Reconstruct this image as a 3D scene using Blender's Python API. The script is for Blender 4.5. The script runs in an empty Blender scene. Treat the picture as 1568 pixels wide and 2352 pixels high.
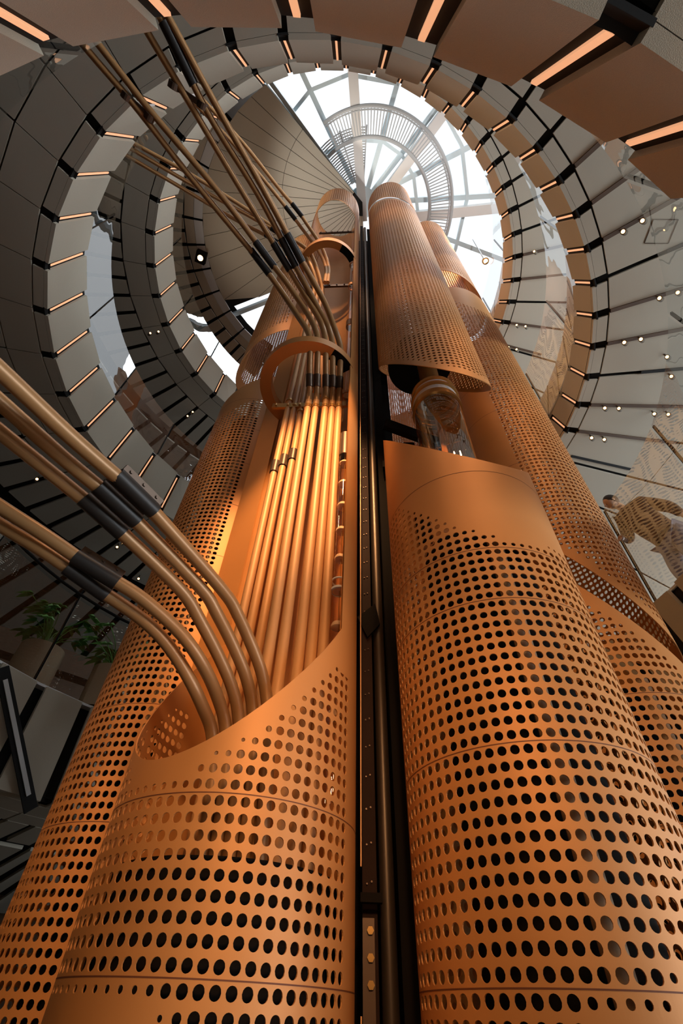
import bpy, bmesh, math, random
import numpy as np
from mathutils import Vector
random.seed(7)
PI = math.pi
SC = bpy.context.scene
COL = SC.collection
EYE = 1.5                      # camera height above the ground floor; heights below are given above the eye

# ------------------------------------------------------------------ camera
cam = bpy.data.cameras.new('camera'); cam_o = bpy.data.objects.new('camera', cam); COL.objects.link(cam_o)
cam.sensor_fit = 'VERTICAL'; cam.sensor_height = 36.0; cam.sensor_width = 24.0
cam.lens = 1080.0 / 2352.0 * 36.0
cam.clip_start = 0.05; cam.clip_end = 300
fz = Vector((42.0, 986.0, 1080.0)).normalized()          # world up seen in camera axes (right, up, forward)
right = Vector((1, 0, 0)) - fz.x * fz; right.normalize()
fwd = -fz.cross(right)
# rows: world axes in camera coordinates (right, up, forward)
from mathutils import Matrix
cr = Vector((right.x, fwd.x, fz.x)); cu = Vector((right.y, fwd.y, fz.y)); cf = Vector((right.z, fwd.z, fz.z))
M = Matrix(((cr.x, cu.x, -cf.x), (cr.y, cu.y, -cf.y), (cr.z, cu.z, -cf.z)))
cam_o.matrix_world = Matrix.Translation((0, 0, EYE)) @ M.to_4x4()
SC.camera = cam_o

# ------------------------------------------------------------------ world, exposure, lights
SC.view_settings.view_transform = 'Standard'; SC.view_settings.look = 'None'
SC.view_settings.exposure = 0.0; SC.view_settings.gamma = 1.0; SC.view_settings.use_curve_mapping = False
W = bpy.data.worlds.new('overcast_sky'); SC.world = W; W.use_nodes = True
bg = W.node_tree.nodes['Background']; bg.inputs[0].default_value = (0.97, 0.98, 1.0, 1); bg.inputs[1].default_value = 1.12

def area(name, loc, target, sx, sy, power, col):
    l = bpy.data.lights.new(name, 'AREA'); l.shape = 'RECTANGLE'; l.size = sx; l.size_y = sy
    l.energy = power; l.color = col
    o = bpy.data.objects.new(name, l); COL.objects.link(o)
    o.location = (loc[0], loc[1], loc[2] + EYE)
    d = Vector(target) - Vector(loc)
    o.rotation_euler = d.to_track_quat('-Z', 'Y').to_euler()
    return o
def spot(name, loc, target, power, col, ang=70, size=0.12):
    l = bpy.data.lights.new(name, 'SPOT'); l.energy = power; l.color = col; l.spot_size = math.radians(ang)
    l.spot_blend = 0.8; l.shadow_soft_size = size
    o = bpy.data.objects.new(name, l); COL.objects.link(o)
    o.location = (loc[0], loc[1], loc[2] + EYE)
    d = Vector(target) - Vector(loc)
    o.rotation_euler = d.to_track_quat('-Z', 'Y').to_euler()
    return o
WARM = (1.0, 0.53, 0.23)
DAY = (0.82, 0.92, 1.0)
sun = bpy.data.lights.new('hazy_sun', 'SUN'); sun.energy = 2.2; sun.angle = math.radians(40); sun.color = (0.95, 0.97, 1.0)
sun_o = bpy.data.objects.new('hazy_sun', sun); COL.objects.link(sun_o); sun_o.rotation_euler = Vector((-0.42, 0.05, -0.9)).to_track_quat('-Z', 'Y').to_euler()
# daylight through the tall windows on the right side of each storey
area('daylight_ground', (14.2, 2.0, -0.2), (4.0, 3.0, 3.6), 26, 2.4, 2600, DAY)
area('daylight_second', (14.2, 3.0, 4.4), (4.0, 3.5, 10.0), 26, 1.6, 3400, DAY)
area('daylight_third', (14.2, 3.0, 9.2), (4.0, 3.5, 15.0), 26, 1.6, 4600, DAY)
# unseen warm lamps added under the ceilings on the near side, aimed at the cask
spot('cask_fill_a', (-0.2, -0.25, 6.5), (-0.45, 2.1, 1.6), 170, WARM, 40, 0.12)
spot('cask_fill_b', (1.3, -0.25, 6.5), (1.0, 2.1, 1.3), 230, WARM, 46, 0.12)
spot('cask_fill_c', (-0.2, -0.2, 6.5), (-0.45, 2.6, 3.5), 2300, WARM, 27, 0.12)
spot('cask_fill_d', (2.4, 0.2, 6.5), (1.9, 3.0, 3.4), 120, WARM, 70, 0.12)
spot('cask_fill_e', (-0.6, -0.2, 11.3), (-0.55, 2.6, 8.8), 520, (1, .6, .32), 30, 0.15)
spot('cask_fill_f', (-3.2, 0.7, 6.5), (-1.5, 3.6, 3.2), 90, WARM, 60, 0.12)
spot('cask_fill_i', (-3.3, 0.9, 1.75), (-1.3, 3.2, 0.85), 95, WARM, 48, 0.1)
spot('cask_fill_g', (0.25, -0.9, 1.9), (-0.22, 2.2, 0.75), 235, WARM, 46, 0.15)
spot('cask_fill_h', (1.4, -0.7, 1.9), (1.05, 2.4, 1.2), 76, WARM, 70, 0.2)
spot('ring_fill', (0.4, -0.9, -1.3), (0.0, -0.5, 2.5), 16, (1, .80, .6), 150, 0.4)  # added lamp out of view, lifts the underside of the lowest ring
spot('roof_fill_a', (3.5, 3.6, 12.5), (-2.4, 2.6, 16.3), 900, (1, .88, .74), 80, 0.2)  # unseen lamps added to brighten the boarded roof, beams and glazing bars
spot('roof_fill_d', (-4.25, 4.4, 12.4), (-1.6, 2.8, 16.3), 130, (1, .88, .74), 100, 0.2)
spot('roof_fill_b', (-0.5, 7.3, 12.5), (0.8, 1.2, 17.0), 650, (1, .97, .93), 70, 0.2)
spot('roof_fill_c', (-4.2, 2.6, 12.5), (2.2, 2.0, 17.0), 600, (1, .97, .93), 70, 0.2)
spot('roof_fill_e', (3.6, 1.2, 12.5), (2.6, 3.2, 17.0), 420, (1, .97, .95), 90, 0.2)
spot('fascia_fill_j', (-1.5, -0.1, 6.6), (3.4, 2.3, 7.2), 190, (1, .62, .36), 60, 0.15)  # added lamps stand in for warm bounce from the cask onto right fascia
spot('fascia_fill_k', (-1.5, -0.1, 11.4), (3.4, 2.3, 12.0), 210, (1, .66, .42), 60, 0.15)

# ------------------------------------------------------------------ materials
def mat(name, col, rough=0.6, metal=0.0, emit=None, es=0.0, noise=0.0, nscale=40.0, bump=0.0, spec=0.5):
    m = bpy.data.materials.new(name); m.use_nodes = True; nt = m.node_tree; b = nt.nodes['Principled BSDF']
    b.inputs['Base Color'].default_value = (*col, 1); b.inputs['Roughness'].default_value = rough
    b.inputs['Metallic'].default_value = metal; b.inputs['Specular IOR Level'].default_value = spec
    if emit:
        b.inputs['Emission Color'].default_value = (*emit, 1); b.inputs['Emission Strength'].default_value = es
    if noise or bump:
        tc = nt.nodes.new('ShaderNodeTexCoord'); n = nt.nodes.new('ShaderNodeTexNoise')
        n.inputs['Scale'].default_value = nscale; n.inputs['Detail'].default_value = 5
        nt.links.new(tc.outputs['Object'], n.inputs['Vector'])
        if noise:
            mx = nt.nodes.new('ShaderNodeMix'); mx.data_type = 'RGBA'
            mx.inputs[6].default_value = (*[c * (1 - noise) for c in col], 1)
            mx.inputs[7].default_value = (*[min(1, c * (1 + noise)) for c in col], 1)
            nt.links.new(n.outputs['Fac'], mx.inputs[0]); nt.links.new(mx.outputs[2], b.inputs['Base Color'])
        if bump:
            bp = nt.nodes.new('ShaderNodeBump'); bp.inputs['Strength'].default_value = bump; bp.inputs['Distance'].default_value = 0.01
            nt.links.new(n.outputs['Fac'], bp.inputs['Height']); nt.links.new(bp.outputs[0], b.inputs['Normal'])
    return m
def glass(name, tint, refl, bump=0.0, scale=1.2):
    m = bpy.data.materials.new(name); m.use_nodes = True; nt = m.node_tree; nt.nodes.clear()
    out = nt.nodes.new('ShaderNodeOutputMaterial'); mx = nt.nodes.new('ShaderNodeMixShader')
    t = nt.nodes.new('ShaderNodeBsdfTransparent'); g = nt.nodes.new('ShaderNodeBsdfGlossy')
    t.inputs[0].default_value = (*tint, 1); g.inputs[0].default_value = (0.95, 0.98, 1, 1); g.inputs['Roughness'].default_value = 0.01
    lw = nt.nodes.new('ShaderNodeLayerWeight'); lw.inputs[0].default_value = 0.35
    mp = nt.nodes.new('ShaderNodeMapRange'); mp.inputs[3].default_value = refl; mp.inputs[4].default_value = min(1, refl * 2.6)
    nt.links.new(lw.outputs['Facing'], mp.inputs[0]); nt.links.new(mp.outputs[0], mx.inputs[0])
    nt.links.new(t.outputs[0], mx.inputs[1]); nt.links.new(g.outputs[0], mx.inputs[2]); nt.links.new(mx.outputs[0], out.inputs[0])
    if bump:
        tc = nt.nodes.new('ShaderNodeTexCoord'); n = nt.nodes.new('ShaderNodeTexNoise'); n.inputs['Scale'].default_value = scale
        n.inputs['Detail'].default_value = 1.5
        bp = nt.nodes.new('ShaderNodeBump'); bp.inputs['Strength'].default_value = bump; bp.inputs['Distance'].default_value = 0.05
        nt.links.new(tc.outputs['Object'], n.inputs['Vector']); nt.links.new(n.outputs['Fac'], bp.inputs['Height'])
        nt.links.new(bp.outputs[0], g.inputs['Normal'])
    return m
COPPER = mat('copper_lacquer', (0.60, 0.265, 0.080), 0.52, 0.25, noise=0.08, nscale=3.0)
COPPER_D = mat('copper_seam', (0.16, 0.05, 0.02), 0.6, 0.2)
PIPE_DARK = mat('dim_brown_pipe', (0.38, 0.195, 0.075), 0.38, 0.22, noise=0.06, nscale=6.0)  # darker brown: partly their own, partly weaker light put into the colour
PIPE = mat('brass_pipe', (0.64, 0.33, 0.13), 0.52, 0.12, noise=0.06, nscale=6.0)
BRONZE = mat('dark_bronze', (0.10, 0.065, 0.045), 0.40, 0.6)
COUPL = mat('blackened_steel', (0.028, 0.024, 0.022), 0.45, 0.4)
BLACK = mat('black_steel', (0.010, 0.008, 0.007), 0.85, 0.0, spec=0.1)
DARKSTEEL = mat('oiled_steel', (0.022, 0.010, 0.007), 0.75, 0.0, noise=0.3, nscale=9, spec=0.15)
RECESS = mat('black_recess', (0.008, 0.008, 0.008), 0.9)
PLASTER = mat('acoustic_plaster', (0.50, 0.45, 0.36), 0.95, noise=0.22, nscale=320, bump=0.25)
PLASTER_W = mat('painted_band', (0.62, 0.63, 0.64), 0.8, noise=0.03, nscale=60)
LEDM = mat('led_diffuser', (0.8, 0.5, 0.3), 0.5, emit=(1.0, 0.47, 0.24), es=0.75)
LAMP = mat('lamp_lens', (1, 0.8, 0.5), 0.5, emit=(1.0, 0.58, 0.26), es=5.0)
HOUS = mat('spot_housing', (0.10, 0.075, 0.05), 0.4, 0.5)
BRASS = mat('polished_brass', (0.62, 0.36, 0.12), 0.28, 0.8)
CREAM = mat('frosted_cap', (0.92, 0.72, 0.50), 0.5)
WHITE = mat('white_enamel', (0.78, 0.80, 0.84), 0.4)
GLAZ = mat('glazing_bar_paint', (0.66, 0.78, 0.83), 0.5, 0.0)
BEAM = mat('roof_beam_paint', (0.88, 0.87, 0.85), 0.6)
GRATE = mat('walkway_steel', (0.55, 0.58, 0.60), 0.5, 0.0)
WOOD = mat('dark_wood', (0.10, 0.055, 0.03), 0.6, noise=0.3, nscale=8)
FLOORM = mat('terrazzo_floor', (0.32, 0.27, 0.22), 0.4, noise=0.2, nscale=60)
TAN = mat('tan_planter', (0.45, 0.32, 0.20), 0.8, noise=0.12, nscale=120)
LEAF = mat('leaf_green', (0.10, 0.26, 0.04), 0.5, noise=0.3, nscale=14)
SOIL = mat('potting_soil', (0.03, 0.02, 0.015), 0.95)
BAL_GLASS = glass('balustrade_glass', (0.90, 0.93, 0.94), 0.155, 0.22, 1.1)
TUBE_GLASS = glass('tube_glass', (0.90, 0.68, 0.48), 0.24, 0.15, 3.0)
CONV_GLASS = glass('conveyor_glass', (0.97, 0.90, 0.82), 0.07)
SKY_GLASS = glass('skylight_glass', (0.97, 0.99, 1.0), 0.02)
DENIM = mat('grey_denim', (0.13, 0.14, 0.17), 0.9, noise=0.25, nscale=60)
SWEATER = mat('knitted_sweater', (0.20, 0.11, 0.06), 0.95)
SKIN = mat('skin', (0.55, 0.33, 0.22), 0.6)
HAIR = mat('dark_hair', (0.02, 0.013, 0.01), 0.6)
SHOE = mat('black_shoe', (0.02, 0.02, 0.02), 0.6)
# stripes in the sweater colour imitate reflections of the perforated tube in the glass
_nt = SWEATER.node_tree; _w = _nt.nodes.new('ShaderNodeTexWave'); _w.inputs['Scale'].default_value = 7.0; _w.inputs['Distortion'].default_value = 3.0
_w.bands_direction = 'Z'; _r = _nt.nodes.new('ShaderNodeValToRGB'); _r.color_ramp.elements[0].color = (0.035, 0.02, 0.014, 1); _r.color_ramp.elements[1].color = (0.13, 0.065, 0.03, 1)
_tc = _nt.nodes.new('ShaderNodeTexCoord'); _nt.links.new(_tc.outputs['Object'], _w.inputs['Vector']); _nt.links.new(_w.outputs['Fac'], _r.inputs[0])
_nt.links.new(_r.outputs[0], _nt.nodes['Principled BSDF'].inputs['Base Color'])

# ------------------------------------------------------------------ mesh helpers
def tag(o, label=None, cat=None, group=None, kind=None):
    if label: o['label'] = label
    if cat: o['category'] = cat
    if group: o['group'] = group
    if kind: o['kind'] = kind
    return o
def thing(name, loc, label, cat, group=None):
    o = bpy.data.objects.new(name, None); COL.objects.link(o); o.location = (loc[0], loc[1], loc[2] + EYE)
    o.empty_display_size = 0.1
    return tag(o, label, cat, group)
class MB:
    def __init__(s): s.v = []; s.f = []; s.n = 0
    def add(s, v, f):
        s.v.append(np.asarray(v, float)); 
        for q in f: s.f.append(tuple(i + s.n for i in q))
        s.n += len(v); return s
    def box(s, c, d, rz=0.0, ax=None):
        """box of size d centred at c; ax = (x, y, z) axes"""
        if ax is None:
            ax = [(math.cos(rz), math.sin(rz), 0), (-math.sin(rz), math.cos(rz), 0), (0, 0, 1)]
        ax = np.array(ax, float); c = np.array(c, float)
        v = [c + ax[0] * x * d[0] / 2 + ax[1] * y * d[1] / 2 + ax[2] * z * d[2] / 2 for x in (-1, 1) for y in (-1, 1) for z in (-1, 1)]
        return s.add(v, [(0, 1, 3, 2), (4, 6, 7, 5), (0, 4, 5, 1), (2, 3, 7, 6), (0, 2, 6, 4), (1, 5, 7, 3)])
    def bar(s, a, b, w, h, up=(0, 0, 1)):
        a = np.array(a, float); b = np.array(b, float); d = b - a; L = np.linalg.norm(d); d = d / L
        u = np.array(up, float); x = np.cross(d, u)
        if np.linalg.norm(x) < 1e-4: x = np.cross(d, (1, 0, 0))
        x /= np.linalg.norm(x); u = np.cross(x, d)
        return s.box((a + b) / 2, (L, w, h), ax=[d, x, u])
    def prism(s, quad, t):
        """thin slab: polygon quad pushed by vector t"""
        q = np.array(quad, float); n = len(q); v = np.vstack([q, q + np.array(t, float)])
        f = [tuple(range(n)), tuple(range(2 * n - 1, n - 1, -1))] + [(i, (i + 1) % n + 0, (i + 1) % n + n, i + n) for i in range(n)]
        return s.add(v, f)
    def tube(s, pts, r, n=14, cap=True):
        P = np.array(pts, float); m = len(P); rr = np.full(m, r) if np.isscalar(r) else np.array(r, float)
        T = np.gradient(P, axis=0); T /= np.linalg.norm(T, axis=1)[:, None]
        u = np.cross(T[0], (0.3, 0.9, 0.1)); u /= np.linalg.norm(u); V = []
        for i in range(m):
            u = u - T[i] * (u @ T[i]); u /= np.linalg.norm(u); w = np.cross(T[i], u)
            a = np.arange(n) * 2 * PI / n
            V.append(P[i] + rr[i] * (np.cos(a)[:, None] * u + np.sin(a)[:, None] * w))
        f = [(i * n + j, i * n + (j + 1) % n, (i + 1) * n + (j + 1) % n, (i + 1) * n + j) for i in range(m - 1) for j in range(n)]
        if cap: f += [tuple(range(n - 1, -1, -1)), tuple((m - 1) * n + j for j in range(n))]
        return s.add(np.vstack(V), f)
    def lathe(s, c, prof, n=32, a0=0.0, a1=2 * PI, ax=None):
        """profile of (radius, height) turned about the vertical through c"""
        full = abs(a1 - a0 - 2 * PI) < 1e-6; k = n if full else n + 1; c = np.array(c, float)
        a = a0 + (a1 - a0) * np.arange(k) / n; V = []
        A = np.eye(3) if ax is None else np.array(ax, float)
        for (r, h) in prof:
            V.append(c + np.cos(a)[:, None] * r * A[0] + np.sin(a)[:, None] * r * A[1] + h * A[2])
        f = []
        for i in range(len(prof) - 1):
            for j in range(n if full else n):
                j2 = (j + 1) % k
                f.append((i * k + j, i * k + j2, (i + 1) * k + j2, (i + 1) * k + j))
        return s.add(np.vstack(V), f)
    def build(s, name, m, parent=None, smooth=False, origin=None):
        me = bpy.data.meshes.new(name)
        v = np.vstack(s.v).astype(float)
        v[:, 2] += EYE
        o = bpy.data.objects.new(name, me); COL.objects.link(o)
        if parent is not None:
            off = np.array(parent.location) if parent.parent is None else np.array(parent.location) + np.array(parent.parent.location)
            o.parent = parent; v = v - off
        else:
            if origin is None: origin = (v[:, 0].mean(), v[:, 1].mean(), v[:, 2].min())
            else: origin = (origin[0], origin[1], origin[2] + EYE)
            o.location = origin; v = v - np.array(origin)
        me.from_pydata(v.tolist(), [], s.f); me.materials.append(m); me.update()
        if smooth:
            me.shade_smooth()
            try: me.set_sharp_from_angle(angle=math.radians(38))
            except Exception: pass
        return o
def spline(P, k=8):
    P = [np.array(p, float) for p in P]; P = [2 * P[0] - P[1]] + P + [2 * P[-1] - P[-2]]; out = []
    for i in range(1, len(P) - 2):
        for t in np.arange(k) / k:
            a, b, c, d = P[i - 1], P[i], P[i + 1], P[i + 2]
            out.append(0.5 * ((2 * b) + (-a + c) * t + (2 * a - 5 * b + 4 * c - d) * t * t + (-a + 3 * b - 3 * c + d) * t ** 3))
    out.append(P[-2]); return out

# ------------------------------------------------------------------ the atrium rings
RC = np.array([-0.54, 3.77])           # centre of the round openings
def rp(R, phi, h, c=RC):
    a = math.radians(phi); return (c[0] + R * math.cos(a), c[1] + R * math.sin(a), h)
# angle of each groove at the soffit, then angle and radius where it meets the top edge of the fascia
GR = [(-125.6, -125.5, 3.97), (-117.2, -117.4, 3.95), (-109.1, -109.3, 3.95), (-101.0, -101.5, 3.96), (-93.5, -93.7, 3.95), (-86.0, -86.0, 3.94), (-78.6, -78.5, 3.94),
      (-71.3, -71.0, 3.95), (-64.4, -63.3, 3.95), (-57.5, -56.4, 3.97), (-51.4, -49.2, 3.99), (-45.1, -42.3, 4.0), (-38.7, -35.8, 4.03),
      (-32.3, -29.0, 4.05), (-25.8, -22.3, 4.09), (-19.4, -15.6, 4.11), (-13.0, -9.3, 4.13), (-6.3, -2.9, 4.16), (0.3, 3.8, 4.18), (6.8, 10.0, 4.2)]
k_ = 17
for i in range(1, k_):
    t = i / k_; GR.append((6.8 + 135.6 * t, 10.0 + 133.8 * t, 4.2 + (3.77 - 4.2) * t))
GR += [(142.4, 143.8, 3.77), (152.2, 153.6, 3.79), (161.7, 163.1, 3.80), (171.2, 172.7, 3.82), (180.4, 182.1, 3.86), (189.5, 191.4, 3.88), (198.9, 200.2, 3.90), (208.0, 208.9, 3.94),
       (217.2, 217.3, 3.96), (225.8, 226.2, 3.97), (234.4, 234.5, 3.97)]
GR_ALL = GR
RK, RL, RO, RW = 4.10, 4.30, 4.80, 15.0
def edge_h(lv, phi):
    p = (phi + 180) % 360 - 180
    if lv == 0:
        if -60 <= p <= -20: return 2.86 + (p + 60) / 40 * 0.34
        if -20 < p <= 60: return 3.20 + min(1, (p + 20) / 25) * 0.15
        if 60 < p <= 120: return 3.35 - (p - 60) / 60 * 0.49
        return 2.86
    return LEVELS[lv] + (0.83 if lv == 1 else 0.75)
def kink_h(lv, phi):
    p = (phi + 180) % 360 - 180
    if lv == 0:
        if 60 < p <= 130: return 2.03 - (p - 60) / 70 * 0.3
        if p > 130: return 1.73
        if p < -130: return 1.73 + min(1, (-130 - p + 0) / 1 * 0) + 0.30 * (1 - min(1, (p + 180) / 50) * 0) * ((p + 180) / 50)
    return LEVELS[lv]
LEVELS = [2.03, 6.80, 11.57]
EDGE_R = lambda lv, R: R if lv == 1 else ((3.95 + (R - 3.95) * 0.62) if lv == 2 else 3.95 + (R - 3.95) * 0.3)
def upstand(lv, phi):
    p = (phi + 180) % 360 - 180
    if lv == 0: return 0.06
    w_ = 1 - min(1, max(0, abs(p + 5) - 55) / 20)
    return 0.08 + 0.52 * w_
def arc_poly(phis, R, h): return [rp(R, p, h) for p in phis]
LVN = ['lowest', 'middle', 'upper']
def side_of(p):
    p = (p + 180) % 360 - 180
    return 'near' if -128 < p < -55 else ('right-hand' if -55 <= p <= 60 else ('left-hand' if (p > 120 or p <= -128) else 'far'))
for lv, h in enumerate(LEVELS):
    ceil = MB(); fas = MB(); back = MB(); thin = MB()
    GR = [(a - 3.4, b - 3.4, c_) if (lv == 0 and 130 < a < 215) else (a, b, c_) for a, b, c_ in GR_ALL]
    n = len(GR) - 1
    for i in range(n):
        (k0, e0, r0), (k1, e1, r1) = GR[i], GR[i + 1]
        if k1 < k0: k0 -= 360
        if e1 < e0: e1 += 360
        r0, r1 = EDGE_R(lv, r0), EDGE_R(lv, r1)
        g = math.degrees((0.052 if lv else 0.075) / RK)                       # half groove
        q0, q1 = k0 + g, k1 - g
        h0, h1 = kink_h(lv, q0), kink_h(lv, q1)
        E0, E1 = edge_h(lv, k0), edge_h(lv, k1)
        fas.prism([rp(RK, q0, h0), rp(RK, q1, h1), rp(r1, e1 - g, E1), rp(r0, e0 + g, E0)], rp(0.05, (q0 + q1) / 2, 0, (0, 0)))
        ceil.prism([rp(RK + .053, q0, h0), rp(RK + .053, q1, h1), rp(RL - .012, q1, h1), rp(RL - .012, q0, h0)], (0, 0, 0.03))
        g2 = math.degrees(0.006 / RL)
        p = ((k0 + k1) / 2 + 180) % 360 - 180
        rightside = -70 < p < 60
        gj = math.degrees((0.028 if rightside else 0.006) / RL)
        R2 = 6.1 if rightside else RO
        ceil.prism([rp(RL + .012, k0 + gj, h0), rp(RL + .012, k1 - gj, h1), rp(R2, k1 - gj * RL / R2, h1), rp(R2, k0 + gj * RL / R2, h0)], (0, 0, 0.03))
        if rightside:
            ceil.prism([rp(R2 + .012, k0 + gj * .7, h), rp(R2 + .012, k1 - gj * .7, h), rp(RW, k1 - .05, h), rp(RW, k0 + .05, h)], (0, 0, 0.03))
        else:
            for s_ in (0, 1):                             # narrow boards further out, two to a bay
                a0 = k0 + (k1 - k0) * s_ / 2 + 0.5; a1 = k0 + (k1 - k0) * (s_ + 1) / 2 - 0.5
                Ri = RO + 0.03 if lv == 2 else RO + 0.5
                if lv < 2: pass
                ceil.prism([rp(Ri, a0, h0), rp(Ri, a1, h1), rp(Ri + 1.15, a1, h1), rp(Ri + 1.15, a0, h0)], (0, 0, 0.05))
                ceil.prism([rp(Ri + 1.5, a0, h0), rp(Ri + 1.5, a1, h1), rp(RW, a1, h1), rp(RW, a0, h0)], (0, 0, 0.05))
            if lv < 2:
                ceil.prism([rp(RO + .02, k0 + .15, h0), rp(RO + .02, k1 - .15, h1), rp(RO + .47, k1 - .15, h1), rp(RO + .47, k0 + .15, h0)], (0, 0, 0.03))
        # black backing behind soffit and fascia
        back.add([rp(RK - .0, k0, h0 + .06), rp(RK - .0, k1, h1 + .06), rp(RW, k1, h + .09), rp(RW, k0, h + .09)], [(0, 1, 2, 3)])
        back.add([rp(RK + .075, k0, h0 + .02), rp(RK + .075, k1, h1 + .02), rp(max(r1, RK - .1) + .075, e1, E1), rp(max(r0, RK - .1) + .075, e0, E0)], [(0, 1, 2, 3)])
        # upstand above the fascia, tall on the right, a thin lip elsewhere
        up0, up1 = E0 + upstand(lv, k0), E1 + upstand(lv, k1)
        thin.prism([rp(RK + .09, k0 + .02, E0 + .031), rp(RK + .09, k1 - .02, E1 + .031), rp(RK + .09, k1 - .02, up1), rp(RK + .09, k0 + .02, up0)], rp(0.05, p, 0, (0, 0)))
        thin.prism([rp(r0 + .056, e0, E0 + .001), rp(r1 + .056, e1, E1 + .001), rp(RK + .16, e1, E1 + .001), rp(RK + .16, e0, E0 + .001)], (0, 0, 0.03))
    c_o = ceil.build('ceiling' , PLASTER); tag(c_o, kind='structure')
    f_o = fas.build('trim_%d' % (lv + 1), PLASTER); tag(f_o, kind='structure')
    b_o = back.build('trim_%d' % (lv + 4), RECESS); tag(b_o, kind='structure')
    t_o = thin.build('trim_%d' % (lv + 7), PLASTER_W); tag(t_o, kind='structure')
    fl = MB(); ph = [g_[0] for g_ in GR[:-1]]
    for i in range(len(ph)):
        a, b = ph[i], ph[(i + 1) % len(ph)]
        fl.add([rp(RK + .1, a, edge_h(lv, a) + .05), rp(RW, a, edge_h(lv, a) + .05), rp(RW, b, edge_h(lv, b) + .05), rp(RK + .1, b, edge_h(lv, b) + .05)], [(0, 1, 2, 3)])
    tag(fl.build('floor', WOOD), kind='structure')
    # slanting shadow gaps on the right-hand upstand
    if lv > 0:
        gp = MB()
        for i in range(n):
            k0, e0, r0 = GR[i]; p = (k0 + 180) % 360 - 180
            if -60 < p < 40:
                E = edge_h(lv, k0)
                gp.bar(rp(RK + .085, e0 + .2, E + .03), rp(RK + .085, e0 - 4.2, E + .58), 0.012, 0.022)
        tag(gp.build('trim_%d' % (lv + 9), RECESS), kind='structure')
    # light strips
    cnt_ = {}
    def side2(p): return side_of(p).split('-')[0]
    order = [i for i in range(n) if not (lv == 0 and not (-104 < ((GR[i][0] + 180) % 360 - 180) < -60 or 136 < ((GR[i][0] + 180) % 360 - 180) < 146)) and not (lv > 0 and 30 < ((GR[i][0] + 180) % 360 - 180) < 138)]
    def skey(i):
        p = (GR[i][0] + 180) % 360 - 180; s_ = side2(p)
        return (s_, p if s_ in ('near', 'right') else p % 360)
    order.sort(key=skey)
    NUM = ['first', 'second', 'third', 'fourth', 'fifth', 'sixth', 'seventh', 'eighth', 'ninth', 'tenth', 'eleventh', 'twelfth', 'thirteenth', 'fourteenth']
    for i in order:
        k0, e0, r0 = GR[i]; p = (k0 + 180) % 360 - 180; s_ = side2(p); cnt_[s_] = cnt_.get(s_, -1) + 1
        r0 = EDGE_R(lv, r0); K = np.array(rp(RK + .012, k0, kink_h(lv, k0))); E = np.array(rp(r0 + .012, e0, edge_h(lv, k0)))
        odd = lv == 0 and p > 0
        if odd: K = np.array(rp(RK - .02, 141.0, 1.62)); E = np.array(rp(3.90, 158.5, 2.80))
        d = E - K; L = np.linalg.norm(d); out = np.array(rp(1, k0, 0, (0, 0)))
        frm = {'near': 'from the left', 'right': 'from the top', 'left': 'from the bottom', 'far': 'from the right'}[s_]
        lb = 'warm light strip in the %s ring, %s side, %s counted %s' % (LVN[lv], s_, NUM[min(cnt_[s_], 13)], frm)
        if odd: lb = 'long slanting light strip on the grey panels at the lower left edge'
        t = thing('linear_light', K, lb, 'light', 'light strips of the %s ring, %s side' % (LVN[lv], s_))
        m = MB(); m.bar(K + d * .0 + out * (.035 if not odd else .0), E + out * (.035 if not odd else .0), (.125 if lv else .17) if not odd else 0.15, 0.02, up=out); m.build('channel', RECESS, t)
        m = MB(); off = out * (.010 if not odd else -.02); w = .022 if lv else .030
        m.bar(K + d * .10 + off, E - d * .09 + off, w if not odd else .05, 0.012, up=out); m.build('diffuser', LEDM if not odd else PLASTER_W, t)
    # glass balustrade
    gb = thing('glass_balustrade', (RC[0], RC[1], h + 1.3), 'clear curved glass balustrade standing on the edge of the %s ring' % LVN[lv], 'balustrade')
    step = 20.0
    for j in range(18):
        a0 = -150 + j * step + .25; a1 = a0 + step - .5
        m = MB(); k = 8
        V = []; F = []
        for q in range(k + 1):
            a = a0 + (a1 - a0) * q / k; zb = edge_h(lv, a) + .04; zt = edge_h(lv, a) + .60 + 1.1
            V += [rp(RK + .07, a, zb), rp(RK + .07, a, zt)]
        F = [(2 * q, 2 * q + 2, 2 * q + 3, 2 * q + 1) for q in range(k)]
        m.add(V, F); m.build('glass_pane', BAL_GLASS, gb, smooth=True)
        m = MB(); a = a0 - .25; zb = edge_h(lv, a) + .05; zt = edge_h(lv, a) + 1.7
        m.bar(rp(RK + .10, a, zb), rp(RK + .10, a, zt), 0.03, 0.02, up=rp(1, a, 0, (0, 0))); m.build('post', BLACK, gb)
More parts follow.
